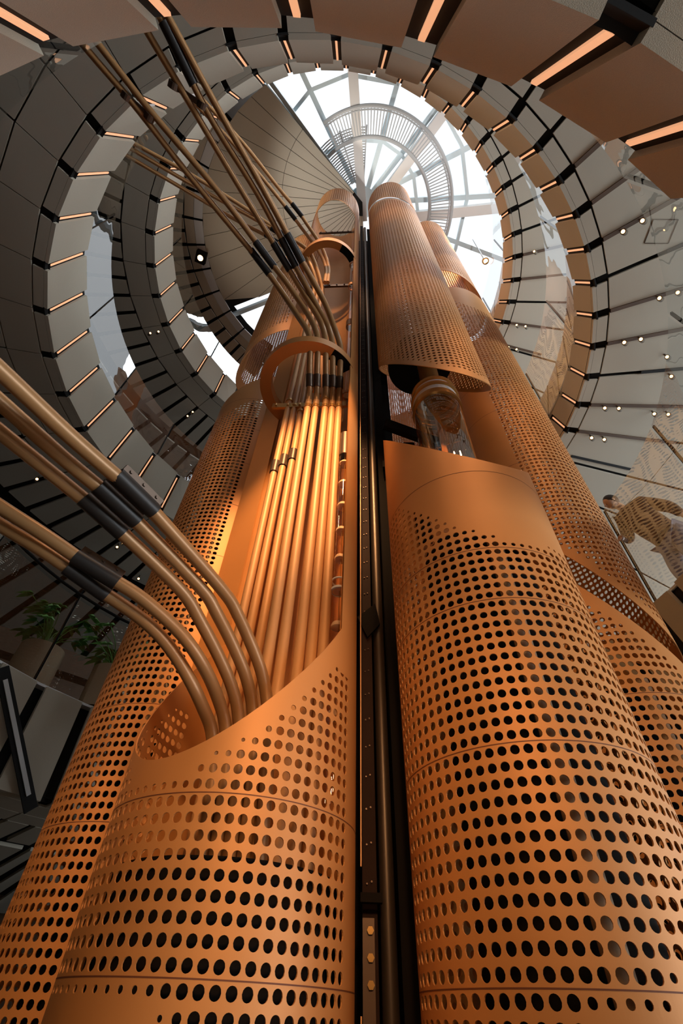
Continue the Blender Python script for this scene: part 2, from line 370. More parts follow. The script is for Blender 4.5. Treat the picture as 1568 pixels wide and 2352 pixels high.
# ------------------------------------------------------------------ top storey ceiling on the left and the skylight
HC = 16.34
c = MB(); bk = MB()
hub = np.array([0.1446, 2.597])            # hub of the roof at ceiling height
angs = [g_[0] for g_ in GR if 125 < g_[0] < 232] 
angs = [126.0, 134.0] + angs
for i in range(len(angs) - 1):
    a, b = angs[i], angs[i + 1]
    for r0, r1, dz in ((4.47, 4.74, 0.0), (4.78, 5.6, 0.02), (5.7, 7.2, 0.02)):
        if r0 < 4.7: c.prism([rp(r0, a + .5, HC), rp(r0, b - .5, HC), rp(r1, b - .5, HC), rp(r1, a + .5, HC)], (0, 0, .03))
        else:
            mid_ = (a + b) / 2
            c.prism([rp(r0, a + .6, HC + dz), rp(r0, mid_ - .6, HC + dz), rp(r1, mid_ - .6, HC + dz), rp(r1, a + .6, HC + dz)], (0, 0, .03))
            c.prism([rp(r0, mid_ + .6, HC + dz), rp(r0, b - .6, HC + dz), rp(r1, b - .6, HC + dz), rp(r1, mid_ + .6, HC + dz)], (0, 0, .03))
    bk.add([rp(4.15, a, HC + .4), rp(4.15, b, HC + .4), rp(15, b, HC + .4), rp(15, a, HC + .4)], [(0, 1, 2, 3)])
tag(c.build('ceiling', PLASTER), kind='structure'); tag(bk.build('trim_12', RECESS), kind='structure')
c = MB()
for i in range(len(angs) - 1):
    a, b = angs[i], angs[i + 1]
    c.prism([rp(4.20, a + .4, HC), rp(4.20, b - .4, HC), rp(4.46, b - .4, HC), rp(4.46, a + .4, HC)], (0, 0, .03))
tag(c.build('trim_13', PLASTER_W), kind='structure')
# solid sector of the roof, made of tapering boards running to the hub
sec = MB()
A0, A1 = 141.5, 228.0
def ray_to_circle(hx, ang, R):
    d = np.array([math.cos(math.radians(ang)), math.sin(math.radians(ang))]); o = hx - RC; b_ = o @ d; t_ = -b_ + math.sqrt(b_ * b_ - (o @ o - R * R)); return t_
def far_edge(ang):
    """distance from the hub to the rim, or to the straight edge of the boarded part"""
    t_ = ray_to_circle(hub, ang, 4.19); d = np.array([math.cos(math.radians(ang)), math.sin(math.radians(ang))])
    p_ = np.array([-4.21, 5.64]); q_ = np.array([-2.17, 4.90]); e_ = q_ - p_; den = d[0] * e_[1] - d[1] * e_[0]
    if abs(den) > 1e-6:
        s_ = ((p_[0] - hub[0]) * e_[1] - (p_[1] - hub[1]) * e_[0]) / den
        if s_ > 0: t_ = min(t_, s_)
    return t_
nb = 20; AB0 = 86.0; AB1 = 225.0
for i in range(nb):
    a, b = AB0 + (AB1 - AB0) * i / nb, AB0 + (AB1 - AB0) * (i + 1) / nb
    for (s0, s1) in ((0.35, 2.35), (2.36, None)):
        pa0, pb0 = s0, s0
        ta = far_edge(a) if s1 is None else min(s1, far_edge(a)); tb = far_edge(b) if s1 is None else min(s1, far_edge(b))
        if ta <= s0 or tb <= s0: continue
        e = 0.006
        def hp(t_, ang, off):
            r_ = math.radians(ang); return (hub[0] + t_ * math.cos(r_) - off * math.sin(r_), hub[1] + t_ * math.sin(r_) + off * math.cos(r_), HC)
        sec.prism([hp(pa0, a, e), hp(ta, a, e), hp(tb, b, -e), hp(pb0, b, -e)], (0, 0, 0.04))
tag(sec.build('ceiling', PLASTER), kind='structure')
bk = MB(); pts = [(hub[0], hub[1], HC + .06)]
for i in range(41):
    a = AB0 + (AB1 - AB0) * i / 40; t_ = far_edge(a); pts.append((hub[0] + t_ * math.cos(math.radians(a)), hub[1] + t_ * math.sin(math.radians(a)), HC + .06))
bk.add(pts, [(0, i, i + 1) for i in range(1, 41)]); tag(bk.build('trim_14', RECESS), kind='structure')

HS = 17.0
hb = np.array([0.15, 2.70])
sky = thing('window_1', (hb[0], hb[1], HS), None, None); tag(sky, kind='structure')
def hpt(r_, ang, z=HS): a = math.radians(ang); return (hb[0] + r_ * math.cos(a), hb[1] + r_ * math.sin(a), z)
m = MB(); ring = [hpt(9.5, a, HS + .12) for a in range(-135, 146, 5)]
m.add([hpt(0.02, 0, HS + .12)] + ring, [(0, i, i + 1) for i in range(1, len(ring))]); m.build('pane', SKY_GLASS, sky)
for p0, p1 in (((-0.18, -0.17), (0.16, 2.96)), ((2.27, 0.66), (0.95, 2.28)), ((4.05, 2.82), (1.85, 3.03))):
    p0 = np.array(p0); p1 = np.array(p1); d = (p0 - p1) / np.linalg.norm(p0 - p1)
    m = MB(); m.bar((*(p0 + d * 4), HS - .1), (*(p1 - d * 0.2), HS - .1), 0.26, 0.3); m.build('beam', BEAM, sky)
for p0, p1 in (((-1.50, -0.14), (-0.28, 1.96)), ((1.0, 0.02), (0.33, 2.26)), ((2.05, 0.59), (0.56, 2.30)), ((3.13, 1.37), (1.20, 2.22)), ((4.03, 2.52), (1.57, 2.65)), ((4.32, 4.12), (2.95, 3.69))):
    p0 = np.array(p0); p1 = np.array(p1); d = (p0 - p1) / np.linalg.norm(p0 - p1)
    m = MB(); m.bar((*(p0 + d * 4), HS + .06), (*(p1 - d * 0.3), HS + .06), 0.13, 0.14)
    m.build('glazing_bar', GLAZ, sky)
for ch in (((-1.9, 0.66), (-1.33, 0.15), (-0.30, -0.16), (1.0, 0.02)), ((1.95, 0.3), (2.46, 0.76), (2.94, 1.33), (3.32, 2.56), (3.19, 3.95), (2.7, 5.4)), ((-1.01, 1.52), (-0.11, 1.20), (0.68, 1.23), (1.26, 1.55), (1.65, 2.06), (1.86, 2.93), (1.6, 3.8))):
    m = MB()
    for q_, (a, b) in enumerate(zip(ch[:-1], ch[1:])): m.bar((*a, HS + .03 + .004 * (q_ % 2)), (*b, HS + .03 + .004 * (q_ % 2)), 0.09, 0.12)
    m.build('glazing_bar', GLAZ, sky)
m = MB()
for (p0, p1, w) in (((-2.5, -0.20), (0.0, 2.62), 0.10), ((-2.75, -0.2), (-0.1, 2.70), 0.10), ((-4.6, 6.1), (-0.3, 4.5), .12)):
    m.bar((*p0, HS - .35), (*p1, HS - .35), w, 0.25)
m.build('glazing_bar', GLAZ, sky)
m = MB(); m.lathe((hb[0], hb[1], HS), [(0.0, -.05), (.42, -.05), (.42, .1), (0, .1)], 40); m.build('hub_plate', GLAZ, sky, smooth=True)
# maintenance walkways under the glass: curved rails and fine bars
wc = np.array([0.35, 2.95])
def wp(r_, ang, z=HS - .25): a = math.radians(ang); return (wc[0] + r_ * math.cos(a), wc[1] + r_ * math.sin(a), z)
wk = thing('roof_walkway', (wc[0], wc[1], HS - .25), 'curved maintenance walkway of fine grey bars running under the skylight, outer arc', 'walkway')
for r_, a0, a1 in ((2.50, -122, 32), (1.84, -137, 32), (2.42, -6 - 116, 32)):
    m = MB(); m.tube([wp(r_, a0 + (a1 - a0) * i / 60) for i in range(61)], 0.05 if r_ != 2.42 else .02, 8); m.build('rail', GRATE, wk, smooth=True)
m = MB(); a = -120.0
while a < 32: m.bar(wp(1.86, a), wp(2.46, a), 0.026, 0.03); a += 2.1
o = m.build('picket', GRATE, wk); o['kind'] = 'stuff'
m = MB(); m.bar(wp(1.86, -121), wp(2.5, -120), .04, .04); m.bar(wp(1.86, 32), wp(2.5, 32), .04, .04); m.build('end_rail', GRATE, wk)
wk = thing('roof_grille', (-0.2, 1.7, HS - .2), 'wedge-shaped grille of thin curved grey bars beside the roof hub', 'grille')
m = MB()
for i in range(20):
    r_ = 0.62 + i * 0.062; a0, a1 = -137, -88
    m.tube([(hb[0] + r_ * math.cos(math.radians(a0 + (a1 - a0) * q / 10)), hb[1] + r_ * math.sin(math.radians(a0 + (a1 - a0) * q / 10)), HS - .22) for q in range(11)], 0.018, 6)
m.build('slats', GRATE, wk)
m = MB()
for a in (-137, -112, -88): m.bar(hpt(.55, a, HS - .2), hpt(1.85, a, HS - .2), .035, .04)
m.build('frame', GRATE, wk)

# ------------------------------------------------------------------ shell of the building
w = MB()
def wall(p0, p1, z0, z1, holes=()):
    """solid wall with window openings (u0,u1,z0,z1)"""
    p0 = np.array(p0, float); p1 = np.array(p1, float); L = np.linalg.norm(p1 - p0); d = (p1 - p0) / L; n_ = np.array([-d[1], d[0]])
    us = sorted({0, L, *[h_[0] for h_ in holes], *[h_[1] for h_ in holes]}); zs = sorted({z0, z1, *[h_[2] for h_ in holes], *[h_[3] for h_ in holes]})
    m = MB()
    for i in range(len(us) - 1):
        for j in range(len(zs) - 1):
            uc, zc = (us[i] + us[i + 1]) / 2, (zs[j] + zs[j + 1]) / 2
            if any(h_[0] < uc < h_[1] and h_[2] < zc < h_[3] for h_ in holes): continue
            cc_ = p0 + d * uc; m.box((cc_[0] + n_[0] * .15, cc_[1] + n_[1] * .15, zc), (us[i + 1] - us[i], 0.3, zs[j + 1] - zs[j]), ax=[(d[0], d[1], 0), (n_[0], n_[1], 0), (0, 0, 1)])
    return m
X0, X1, Y0, Y1 = -15.5, 14.5, -11.2, 18.8
openings = [(1.5 + 6.8 * k, 1.5 + 6.8 * k + 5.6, z + .0, z + 2.8) for k in range(4) for z in (-0.9, 3.7, 8.4)]
tag(wall((X1, Y0), (X1, Y1), -1.5, 17.4, openings).build('wall_right', PLASTER), kind='structure')
tag(wall((X1, Y1), (X0, Y1), -1.5, 17.4).build('wall_back', WOOD), kind='structure')
tag(wall((X0, Y1), (X0, Y0), -1.5, 17.4).build('wall_left', WOOD), kind='structure')
tag(wall((X0, Y0), (X1, Y0), -1.5, 17.4).build('wall_front', WOOD), kind='structure')
m = MB(); m.box((-0.5, 3.8, -1.6), (30.6, 30.6, 0.2)); tag(m.build('floor', FLOORM), kind='structure')
# roof deck around the skylight
m = MB(); k = 48
V = []
for i in range(k + 1):
    a = -135 + 280 * i / k; V.append(hpt(7.6, a, HS + .1)); V.append(hpt(24, a, HS + .1))
m.add(V, [(2 * i, 2 * i + 2, 2 * i + 3, 2 * i + 1) for i in range(k)])
m.add([hpt(.0, 0, HS + .3)] + [hpt(24, 145 + 80 * i / 10, HS + .3) for i in range(11)], [(0, i, i + 1) for i in range(1, 11)])
tag(m.build('ceiling', BEAM), kind='structure')
for q, (u0, u1, z0, z1) in enumerate(openings):
    wf = thing('window_%d' % (q + 2), (X1, Y0 + (u0 + u1) / 2, z0), None, None); tag(wf, kind='structure')
    m = MB()
    for u in np.linspace(u0, u1, 5): m.box((X1 - .02, Y0 + u, (z0 + z1) / 2), (.08, .06, z1 - z0))
    for z in (z0, z1): m.box((X1 - .02, Y0 + (u0 + u1) / 2, z), (.08, u1 - u0, .06))
    m.build('window_frame', BLACK, wf)
    m = MB(); m.add([(X1 - .03, Y0 + u0, z0), (X1 - .03, Y0 + u1, z0), (X1 - .03, Y0 + u1, z1), (X1 - .03, Y0 + u0, z1)], [(0, 1, 2, 3)]); m.build('pane', SKY_GLASS, wf)

# ------------------------------------------------------------------ the cask: eight tall copper tubes
S = 1.45
CR = 0.4 * S
TC = {}
_c = np.array([.24, 2.975]) * S; _a0 = math.degrees(math.atan2(1.803 - 2.975, .119 - .24))
for k, nm in enumerate(['L1', 'R1', 'R2', 'R3', 'R4', 'L4', 'L3', 'L2']):
    a = math.radians(_a0 - 22.5 + 45 * k); TC[nm] = _c + 1.274 * S * np.array([math.cos(a), math.sin(a)])
PW = 360 / 70.0; PZ = 0.0409 * S; RH = 0.0132 * S
def plane(a, b, c_): return lambda th: S * (a + b * math.cos(math.radians(th)) + c_ * math.sin(math.radians(th)))
def const(z): return lambda th: S * z
def table(t, wrap=False):
    xs = [p[0] for p in t]; ys = [p[1] for p in t]
    return lambda th: S * float(np.interp((th + 180) % 360 - 180, xs, ys))
def shell(C, th0, th1, zlo, zhi, hlo, hhi, z0, thc, name, parent, thick=0.006, nseg=16, hole_ok=None, small=0.07, r=CR, mt=None):
    sub = nseg // 4
    # perimeter of a unit cell and matching circle directions
    u = []; 
    for i in range(sub): u.append((-.5 + i / sub, -.5))
    for i in range(sub): u.append((.5, -.5 + i / sub))
    for i in range(sub): u.append((.5 - i / sub, .5))
    for i in range(sub): u.append((-.5, .5 - i / sub))
    u = np.array(u); pw = math.radians(PW) * r
    an = np.arctan2(u[:, 1] * PZ, u[:, 0] * pw)
    cd = np.stack([np.cos(an) / r, np.sin(an)], 1)          # hole rim directions (angle, height) per unit radius
    V = []; F = []; n = 0; N = nseg
    def surf(th, z, rr): return np.stack([C[0] + rr * np.cos(th), C[1] + rr * np.sin(th), z], -1)
    k0 = math.floor((th0 - thc) / PW + .5); k1 = math.ceil((th1 - thc) / PW - .5)
    cells = []; strips = []
    for k in range(k0, k1 + 1):
        tc = thc + k * PW; ta = max(tc - PW / 2, th0); tb = min(tc + PW / 2, th1)
        if tb - ta < 0.3: continue
        whole = tb - ta > PW * .98
        lo = max(zlo(t) for t in (ta, tc, tb)); hi = min(zhi(t) for t in (ta, tc, tb))
        runs = []; cur = None                              # plain runs
        top_prev = None
        if whole and (hole_ok is None or hole_ok(tc)):
            rmin = math.ceil((lo - z0) / PZ + .5); rmax = math.floor((hi - z0) / PZ - .5)
            bl, bh = hlo(tc), hhi(tc); hr = []
            for q in range(rmin, rmax + 1):
                z = z0 + q * PZ
                if bl <= z <= bh:
                    s_ = min(1.0, 0.42 + 0.58 * min(z - bl, bh - z) / small) if small > 0 else 1.0
                    hr.append(q); cells.append((math.radians(tc), z, RH * s_))
            if hr:
                a_, b_ = hr[0], hr[-1]
                strips.append((ta, tb, None, z0 + (a_ - .5) * PZ)); strips.append((ta, tb, z0 + (b_ + .5) * PZ, None))
                continue
        strips.append((ta, tb, None, None))
    cells = np.array(cells) if cells else np.zeros((0, 3))
    def quads(base, m_, a_, b_, flip=False):
        idx = np.arange(m_)[:, None] * N; j = np.arange(N); j2 = (j + 1) % N
        q = np.stack([idx + a_ + j, idx + a_ + j2, idx + b_ + j2, idx + b_ + j], -1).reshape(-1, 4) + base
        return q[:, ::-1] if flip else q
    nc = len(cells)
    if nc:
        th = cells[:, 0:1] + u[None, :, 0] * math.radians(PW); z = cells[:, 1:2] + u[None, :, 1] * PZ
        thh = cells[:, 0:1] + cd[None, :, 0] * cells[:, 2:3]; zh = cells[:, 1:2] + cd[None, :, 1] * cells[:, 2:3]
        lay = [surf(th, z, r).reshape(-1, 3), surf(thh, zh, r).reshape(-1, 3)]
        if thick: lay += [surf(thh, zh, r - thick).reshape(-1, 3), surf(th, z, r - thick).reshape(-1, 3)]
        for i, L_ in enumerate(lay): V.append(L_)
        big = nc * N
        F.append(quads(0, nc, 0, big))
        if thick: F.append(quads(0, nc, big, 2 * big)); F.append(quads(0, nc, 2 * big, 3 * big))
        n = len(lay) * big
    sv = []; sf = []
    for ta, tb, za, zb in strips:
        ts = np.linspace(ta, tb, sub + 1)
        lo = np.array([zlo(t) if za is None else za for t in ts]); hi = np.array([zhi(t) if zb is None else zb for t in ts])
        if (hi - lo).max() < 1e-4: continue
        hi = np.maximum(hi, lo); t_ = np.radians(ts); m_ = sub + 1
        L_ = [surf(t_, lo, r), surf(t_, hi, r)]
        if thick: L_ += [surf(t_, hi, r - thick), surf(t_, lo, r - thick)]
        sv.append(np.vstack(L_)); nl = len(L_)
        for j in range(sub):
            for b_ in range(nl if thick else 1):
                b2 = (b_ + 1) % nl
                if thick and b_ == 1 and zb is not None: continue
                if thick and b_ == 3 and za is not None: continue
                sf.append((n + b_ * m_ + j, n + b_ * m_ + j + 1, n + b2 * m_ + j + 1, n + b2 * m_ + j))
        n += nl * m_
    V += sv
    V = np.vstack(V); V[:, 2] += EYE
    off = np.array(parent.location); V = V - off
    F = (np.vstack(F).tolist() if F else []) + [list(q) for q in sf]
    me = bpy.data.meshes.new(name); me.from_pydata(V.tolist(), [], F); me.materials.append(mt or COPPER); me.update()
    o = bpy.data.objects.new(name, me); COL.objects.link(o); o.parent = parent
    return o
def seam(C, z, parent, th0=-180, th1=180, r=CR):
    m = MB(); m.lathe((C[0], C[1], z * S), [(r + .0008, -.0022), (r + .0008, .0022)], 120, math.radians(th0), math.radians(th1)); m.build('seam', COPPER_D, parent)
def band_ring(C, z, hgt, ri, parent, th0, th1, name='hoop', r=CR):
    m = MB(); m.lathe((C[0], C[1], z), [(ri, 0), (r + .004, 0), (r + .004, hgt), (ri, hgt), (ri, 0)], 90, math.radians(th0), math.radians(th1))
    return m.build(name, COPPER, parent, smooth=True)
ZB = -1.5
TOPZ = 10.55
# --- left front tube: low shell cut on the slant, open channel above with hoops and a short perforated top
C = TC['L1']; t = thing('cask_tube', (C[0], C[1], ZB), 'left front copper tube, its slanted mouth full of curved pipes', 'tube', 'copper tubes of the cask')
shell(C, -180, 180, const(ZB / S), plane(1.131, .29, .527), table([(-180, -2), (-100, .07), (-98, .07), (-97, .035), (-88, 0), (-80, -.02), (-70, -.05), (-40, -2), (180, -2)]) if False else table([(-180, .03), (-99, .03), (-98, .02), (-90, -.01), (-78, -.10), (-60, -.35), (-30, -1.2), (180, -1.2)]),
      table([(-180, .77), (-160, .66), (-150, .58), (-135, .475), (-103, .475), (-99, .515), (-88, .55), (-78, .595), (-62, .715), (-52, .795), (-47, .835), (-30, .965), (-24, 1.0), (20, 1.0), (25, .2), (130, .2), (150, .97), (163, .88), (173, .81), (180, .77)]),
      0.0008 * S, -61.65, 'lower_shell', t, hole_ok=lambda th: not (-22 < ((th + 180) % 360 - 180) < 146))
for z in (.062, .429): seam(C, z, t)
shell(C, -33, 132, lambda th: 0.9 * S, const(TOPZ), const(50), const(60), 0, 0, 'back_shell', t, thick=.012)
shell(C, -180, 180, plane(9.05, -.35, .75) if False else plane(8.78, -.10, -.62), const(TOPZ), const(0), const(TOPZ - .03), 0, -61.65, 'top_shell', t, thick=0.01, nseg=8, small=0)
m = MB(); p0 = (C[0] + CR * math.cos(math.radians(132)), C[1] + CR * math.sin(math.radians(132))); C2 = TC['L2']; p1 = (C2[0] + CR * math.cos(math.radians(-64)), C2[1] + CR * math.sin(math.radians(-64)))
m.prism([(p0[0], p0[1], .6), (p1[0], p1[1], .6), (p1[0], p1[1], TOPZ * S), (p0[0], p0[1], TOPZ * S)], (-.01, -.012, 0)); m.build('side_fin', COPPER, t)
band_ring(C, 3.54 * S - .04, .14, CR - .13, t, -228, -28); band_ring(C, 6.62 * S, .20, CR - .12, t, -228, -28)
m = MB(); m.lathe((C[0], C[1], 3.54 * S), [(CR - .135, -.044), (CR + .002, -.044)], 14, math.radians(-58), math.radians(-28)); m.build('hoop_plate', BLACK, t, smooth=True)
m = MB(); m.lathe((C[0], C[1], 6.62 * S), [(CR - .125, -.004), (CR + .002, -.004)], 12, math.radians(-62), math.radians(-28)); m.build('hoop_plate', BLACK, t, smooth=True)
for z, a0, a1 in ((3.3, 205, -30), (6.25, 0, 0), (9.1, 0, 0)):
    m = MB(); zz = z * S
    pL = (C[0] - .40, C[1] + .06, zz); pR = (C[0] + .50, C[1] + .02, zz); m.bar(pL, pR, .03, .09); 
    for q in np.linspace(0.05, .95, 7): m.lathe((pL[0] + (pR[0] - pL[0]) * q, pL[1] + (pR[1] - pL[1]) * q - .02, zz), [(0, -.02), (.014, -.02), (.014, .02), (0, .02)], 8)
    m.build('bracket', BRASS if z < 5 else BRONZE, t)
# --- right front tube
C = TC['R1']; t = thing('cask_tube', (C[0], C[1], ZB), 'right front copper tube with a slanting gap that shows a glass cylinder', 'tube', 'copper tubes of the cask')
shell(C, -180, 180, const(ZB / S), plane(2.474, -.161, .589), table([(-180, -2), (-112, -2), (-110, -.3), (-106, .02), (-84, .03), (-82, .07), (60, .07), (180, -2)]),
      table([(-180, 1.80), (-156, 1.775), (-146, 1.70), (-135, 1.615), (-125, 1.53), (-115, 1.45), (-104, 1.405), (-94, 1.368), (-89, 1.335), (-68, 1.335), (-50, 1.375), (-42, 1.39), (0, 1.5), (90, 1.8), (180, 1.8)]),
      0.0465 * S, -89.1, 'lower_shell', t)
for z in (.0665, .557, 1.049, 1.295, 1.789): seam(C, z, t)
shell(C, -180, 180, plane(3.52, -.198, .682), plane(9.45, -.39, .62), plane(3.58, -.198, .682), plane(9.38, -.39, .62), 0.0465 * S, -89.1, 'upper_shell', t, thick=.007, nseg=8)
shell(C, -180, 180, plane(9.62, -.39, .62), const(TOPZ), plane(9.66, -.39, .62), const(TOPZ - .03), 0.0465 * S, -89.1, 'top_shell', t, thick=.01, nseg=8, small=0)
m = MB(); k = 64
V = []
for i in range(k):
    a = 360 * i / k; ar = math.radians(a); z = plane(9.535, -.39, .62)(a)
    for rr, dz in ((CR - .02, -.10), (CR - .02, .12)): V.append((C[0] + rr * math.cos(ar), C[1] + rr * math.sin(ar), z + dz))
m.add(V, [(2 * i, 2 * ((i + 1) % k), 2 * ((i + 1) % k) + 1, 2 * i + 1) for i in range(k)]); m.build('light_band', WHITE, t, smooth=True)
# --- left rear tube
C = TC['L2']; t = thing('cask_tube', (C[0], C[1], ZB), 'left rear copper tube running down the left edge behind the curved pipes', 'tube', 'copper tubes of the cask')
okL = lambda th: not (-71 < ((th + 180) % 360 - 180) < -45)
shell(C, -180, 180, const(ZB / S), plane(4.434, .337, .068), const(-3), table([(-180, 3.9), (-150, 3.84), (-118, 3.79), (-102, 3.89), (-86, 3.97), (-74, 4.02), (0, 4.1), (120, 4.2), (180, 3.9)]), (.040 + .0205) * S, -74, 'lower_shell', t, nseg=12, hole_ok=okL)
for z in (.533, 1.026, 1.519, 2.012, 2.505, 2.998, 3.491, 3.99): seam(C, z, t)
shell(C, -180, 180, plane(5.554, .522, 0), const(TOPZ), plane(5.80, .522, 0), const(TOPZ - .03), (.040 + .0205) * S, -74, 'upper_shell', t, thick=.008, nseg=8, hole_ok=okL)
# --- right rear tube
C = TC['R2']; t = thing('cask_tube', (C[0], C[1], ZB), 'right rear copper tube along the right edge, split by two slanting gaps', 'tube', 'copper tubes of the cask')
shell(C, -180, 180, const(ZB / S), plane(1.718, -.498, .269), const(-3), table([(-180, 2.1), (-110, 1.525), (-105, 1.48), (-73, 1.237), (-60, 1.14), (-40, .98), (0, .8), (90, 1.5), (180, 2.1)]), (.040 + .0205) * S, -88.8, 'lower_shell', t, nseg=12)
shell(C, -180, 180, plane(1.878, -.522, .215), plane(7.431 - .9, -.496, .0) if False else plane(6.62, -.30, .10), table([(-180, 2.5), (-104, 1.868), (-99, 1.826), (-94, 1.785), (-88, 1.706), (-73, 1.583), (-61, 1.505), (-55, 1.467), (-40, 1.38), (0, 1.45), (90, 1.9), (180, 2.5)]),
      table([(-180, 6.5), (-109, 6.10), (-95, 5.89), (-76, 5.76), (0, 5.6), (180, 6.5)]), (.040 + .0205) * S, -88.8, 'upper_shell', t, thick=.007, nseg=12, hole_ok=lambda th: not (-180 <= ((th + 180) % 360 - 180) < -118) and ((th + 180) % 360 - 180) < 170)
for z in (.533, 1.026, 2.258, 2.758, 3.49, 3.99, 4.48): seam(C, z, t)
shell(C, -180, 180, plane(7.10, -.553, -.10), const(TOPZ), plane(7.2, -.553, -.10), const(TOPZ - .03), (.040 + .0205) * S, -88.8, 'top_shell', t, thick=.008, nseg=8)
# --- four tubes at the back, glimpsed through the gaps
for nm, lb in (('R3', 'copper tube at the right of the cask, mostly hidden behind the right rear tube'), ('R4', 'copper tube at the back, glimpsed through the gap of the right front tube'),
               ('L4', 'copper tube at the far left back of the cask, hidden behind the left front tube'), ('L3', 'copper tube at the left of the cask, mostly hidden behind the left rear tube')):
    C = TC[nm]; t = thing('cask_tube', (C[0], C[1], ZB), lb, 'tube', 'copper tubes of the cask')
    shell(C, -180, 180, const(ZB / S), const(TOPZ), const(2.0), const(8.5), 0.03 * S, -90, 'shell', t, thick=0, nseg=8, small=0)

# ------------------------------------------------------------------ what stands inside the tubes
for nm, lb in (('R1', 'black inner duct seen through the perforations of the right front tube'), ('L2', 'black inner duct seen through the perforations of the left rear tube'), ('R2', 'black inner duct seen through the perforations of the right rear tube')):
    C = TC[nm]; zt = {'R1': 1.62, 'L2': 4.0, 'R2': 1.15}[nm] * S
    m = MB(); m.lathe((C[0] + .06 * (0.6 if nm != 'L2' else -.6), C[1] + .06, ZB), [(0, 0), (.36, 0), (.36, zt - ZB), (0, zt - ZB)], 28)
    tag(m.build('inner_filler', BLACK, smooth=True), lb, 'filler')  # black core added so the holes look dark from outside
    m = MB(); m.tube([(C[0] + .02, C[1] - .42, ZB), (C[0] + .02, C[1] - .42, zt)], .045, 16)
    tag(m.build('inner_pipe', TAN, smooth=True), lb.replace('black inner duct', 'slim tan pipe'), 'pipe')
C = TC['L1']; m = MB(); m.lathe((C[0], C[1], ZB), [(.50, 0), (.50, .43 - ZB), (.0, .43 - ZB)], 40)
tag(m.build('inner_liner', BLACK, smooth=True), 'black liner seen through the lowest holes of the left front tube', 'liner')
# glass silo in the gap of the right front tube
C = TC['R1']; rg = .168 * S
t = thing('glass_silo', (C[0], C[1], 1.2 * S), 'clear glass cylinder with a brass collar inside the gap of the right front tube', 'silo')
m = MB(); m.lathe((C[0], C[1], 1.2 * S), [(rg, 0), (rg, 1.80 * S)], 48); m.build('glass_cylinder', TUBE_GLASS, t, smooth=True)
z = 2.99 * S
for z0_, prof, mt_, nm_ in ((0, [(rg - .01, 0), (rg + .016, 0), (rg + .016, .05), (rg, .06), (rg, .11)], BRASS, 'collar'), (.11, [(rg - .004, 0), (rg - .006, .075)], WHITE, 'white_band'),
        (.185, [(rg - .006, 0), (rg + .014, .005), (rg + .014, .045), (rg - .01, .055)], BRASS, 'collar'), (.24, [(rg - .014, 0), (rg - .016, .075)], WHITE, 'white_band'),
        (.315, [(rg - .016, 0), (rg + .002, .005), (rg + .002, .045), (rg - .03, .06), (rg * .45, .30), (rg * .45, .8)], BRASS, 'collar')):
    m = MB(); m.lathe((C[0], C[1], z + z0_), prof, 48); m.build(nm_, mt_, t, smooth=True)
m = MB(); m.bar((C[0] - .05, C[1] - .10, 1.2 * S), (C[0] - .05, C[1] - .10, z), .05, .02, up=(0, 1, 0)); m.build('dip_rod', BRASS, t)
for i in range(9):
    m = MB(); zz = (1.9 + i * .12) * S; a = i * 1.3
    m.bar((C[0] - .15 * math.cos(a), C[1] - .15 * math.sin(a), zz), (C[0] + .17 * math.cos(a), C[1] + .17 * math.sin(a), zz + .26), .012, .012); m.build('stay', BRASS, t)
for k, ((x0, y0, z0), (x1, y1, z1), w_, lb) in enumerate((((.34, 2.75, 4.45), (1.0, 2.95, 4.35), .16, 'black steel cross beam behind the glass cylinder, upper one'), ((.62, 2.98, 4.4), (.66, 2.98, 2.9), .12, 'black upright steel strut between the beams in the gap'), ((.30, 2.80, 3.75), (.80, 2.75, 3.75), .10, 'black steel cross beam behind the glass cylinder, lower one'))):
    m = MB(); m.bar((x0, y0, z0), (x1, y1, z1), .06, w_); tag(m.build('steel_beam', BLACK), lb, 'beam')
m = MB(); m.lathe((TC['R1'][0] - .05, TC['R1'][1] + .1, 3.9 * S), [(0, 0), (.40, 0), (.40, .05), (0, .05)], 32); tag(m.build('dark_disc', BLACK), 'round black lid above the glass cylinder in the right front tube', 'lid')

# ball-chain conveyor tube in the left front tube
bx, by = -.052 * S, 1.80 * S
t = thing('conveyor_tube', (bx, by, .8 * S), 'clear glass conveyor tube with round cream caps, right of the vertical pipes', 'tube')
m = MB(); m.lathe((bx, by, .5 * S), [(.052, 0), (.052, 2.27 * S - .0)], 28); m.build('glass_tube', CONV_GLASS, t, smooth=True)
m = MB(); m.lathe((bx, by, 2.9 * S), [(.048, 0), (.048, 6.3 * S)], 24); m.build('glass_tube', CONV_GLASS, t, smooth=True)
for i in range(9):
    z = (.83 + .2027 * i) * S
    m = MB(); m.lathe((bx, by, z), [(0.001, 0.0), (.018, -.004), (.036, -.014), (.046, -.034), (.046, -.05), (.03, -.058), (.004, -.06)], 24); m.build('cap', CREAM, t, smooth=True)
m = MB(); m.tube([(bx + .004, by - .02, .6 * S), (bx + .004, by - .02, 2.6 * S)], .003, 6); m.build('chain', BRASS, t)
for z, hh in ((2.50, .36), (4.70, .20), (5.95, .10), (6.85, .2), (3.3, .05)):
    m = MB(); m.lathe((bx, by, z * S), [(.05, 0), (.058, 0), (.058, hh), (.05, hh)], 24); m.build('collar', BRONZE if z == 2.50 else COPPER, t, smooth=True)
m = MB(); m.lathe((bx, by, 1.40 * S), [(.05, 0), (.06, .004), (.06, .02), (.05, .026)], 24); m.build('clamp_ring', WHITE, t, smooth=True); m = MB(); m.lathe((bx, by, 1.46 * S), [(.05, 0), (.057, .003), (.057, .012), (.05, .015)], 24); m.build('clamp_ring', WHITE, t, smooth=True)

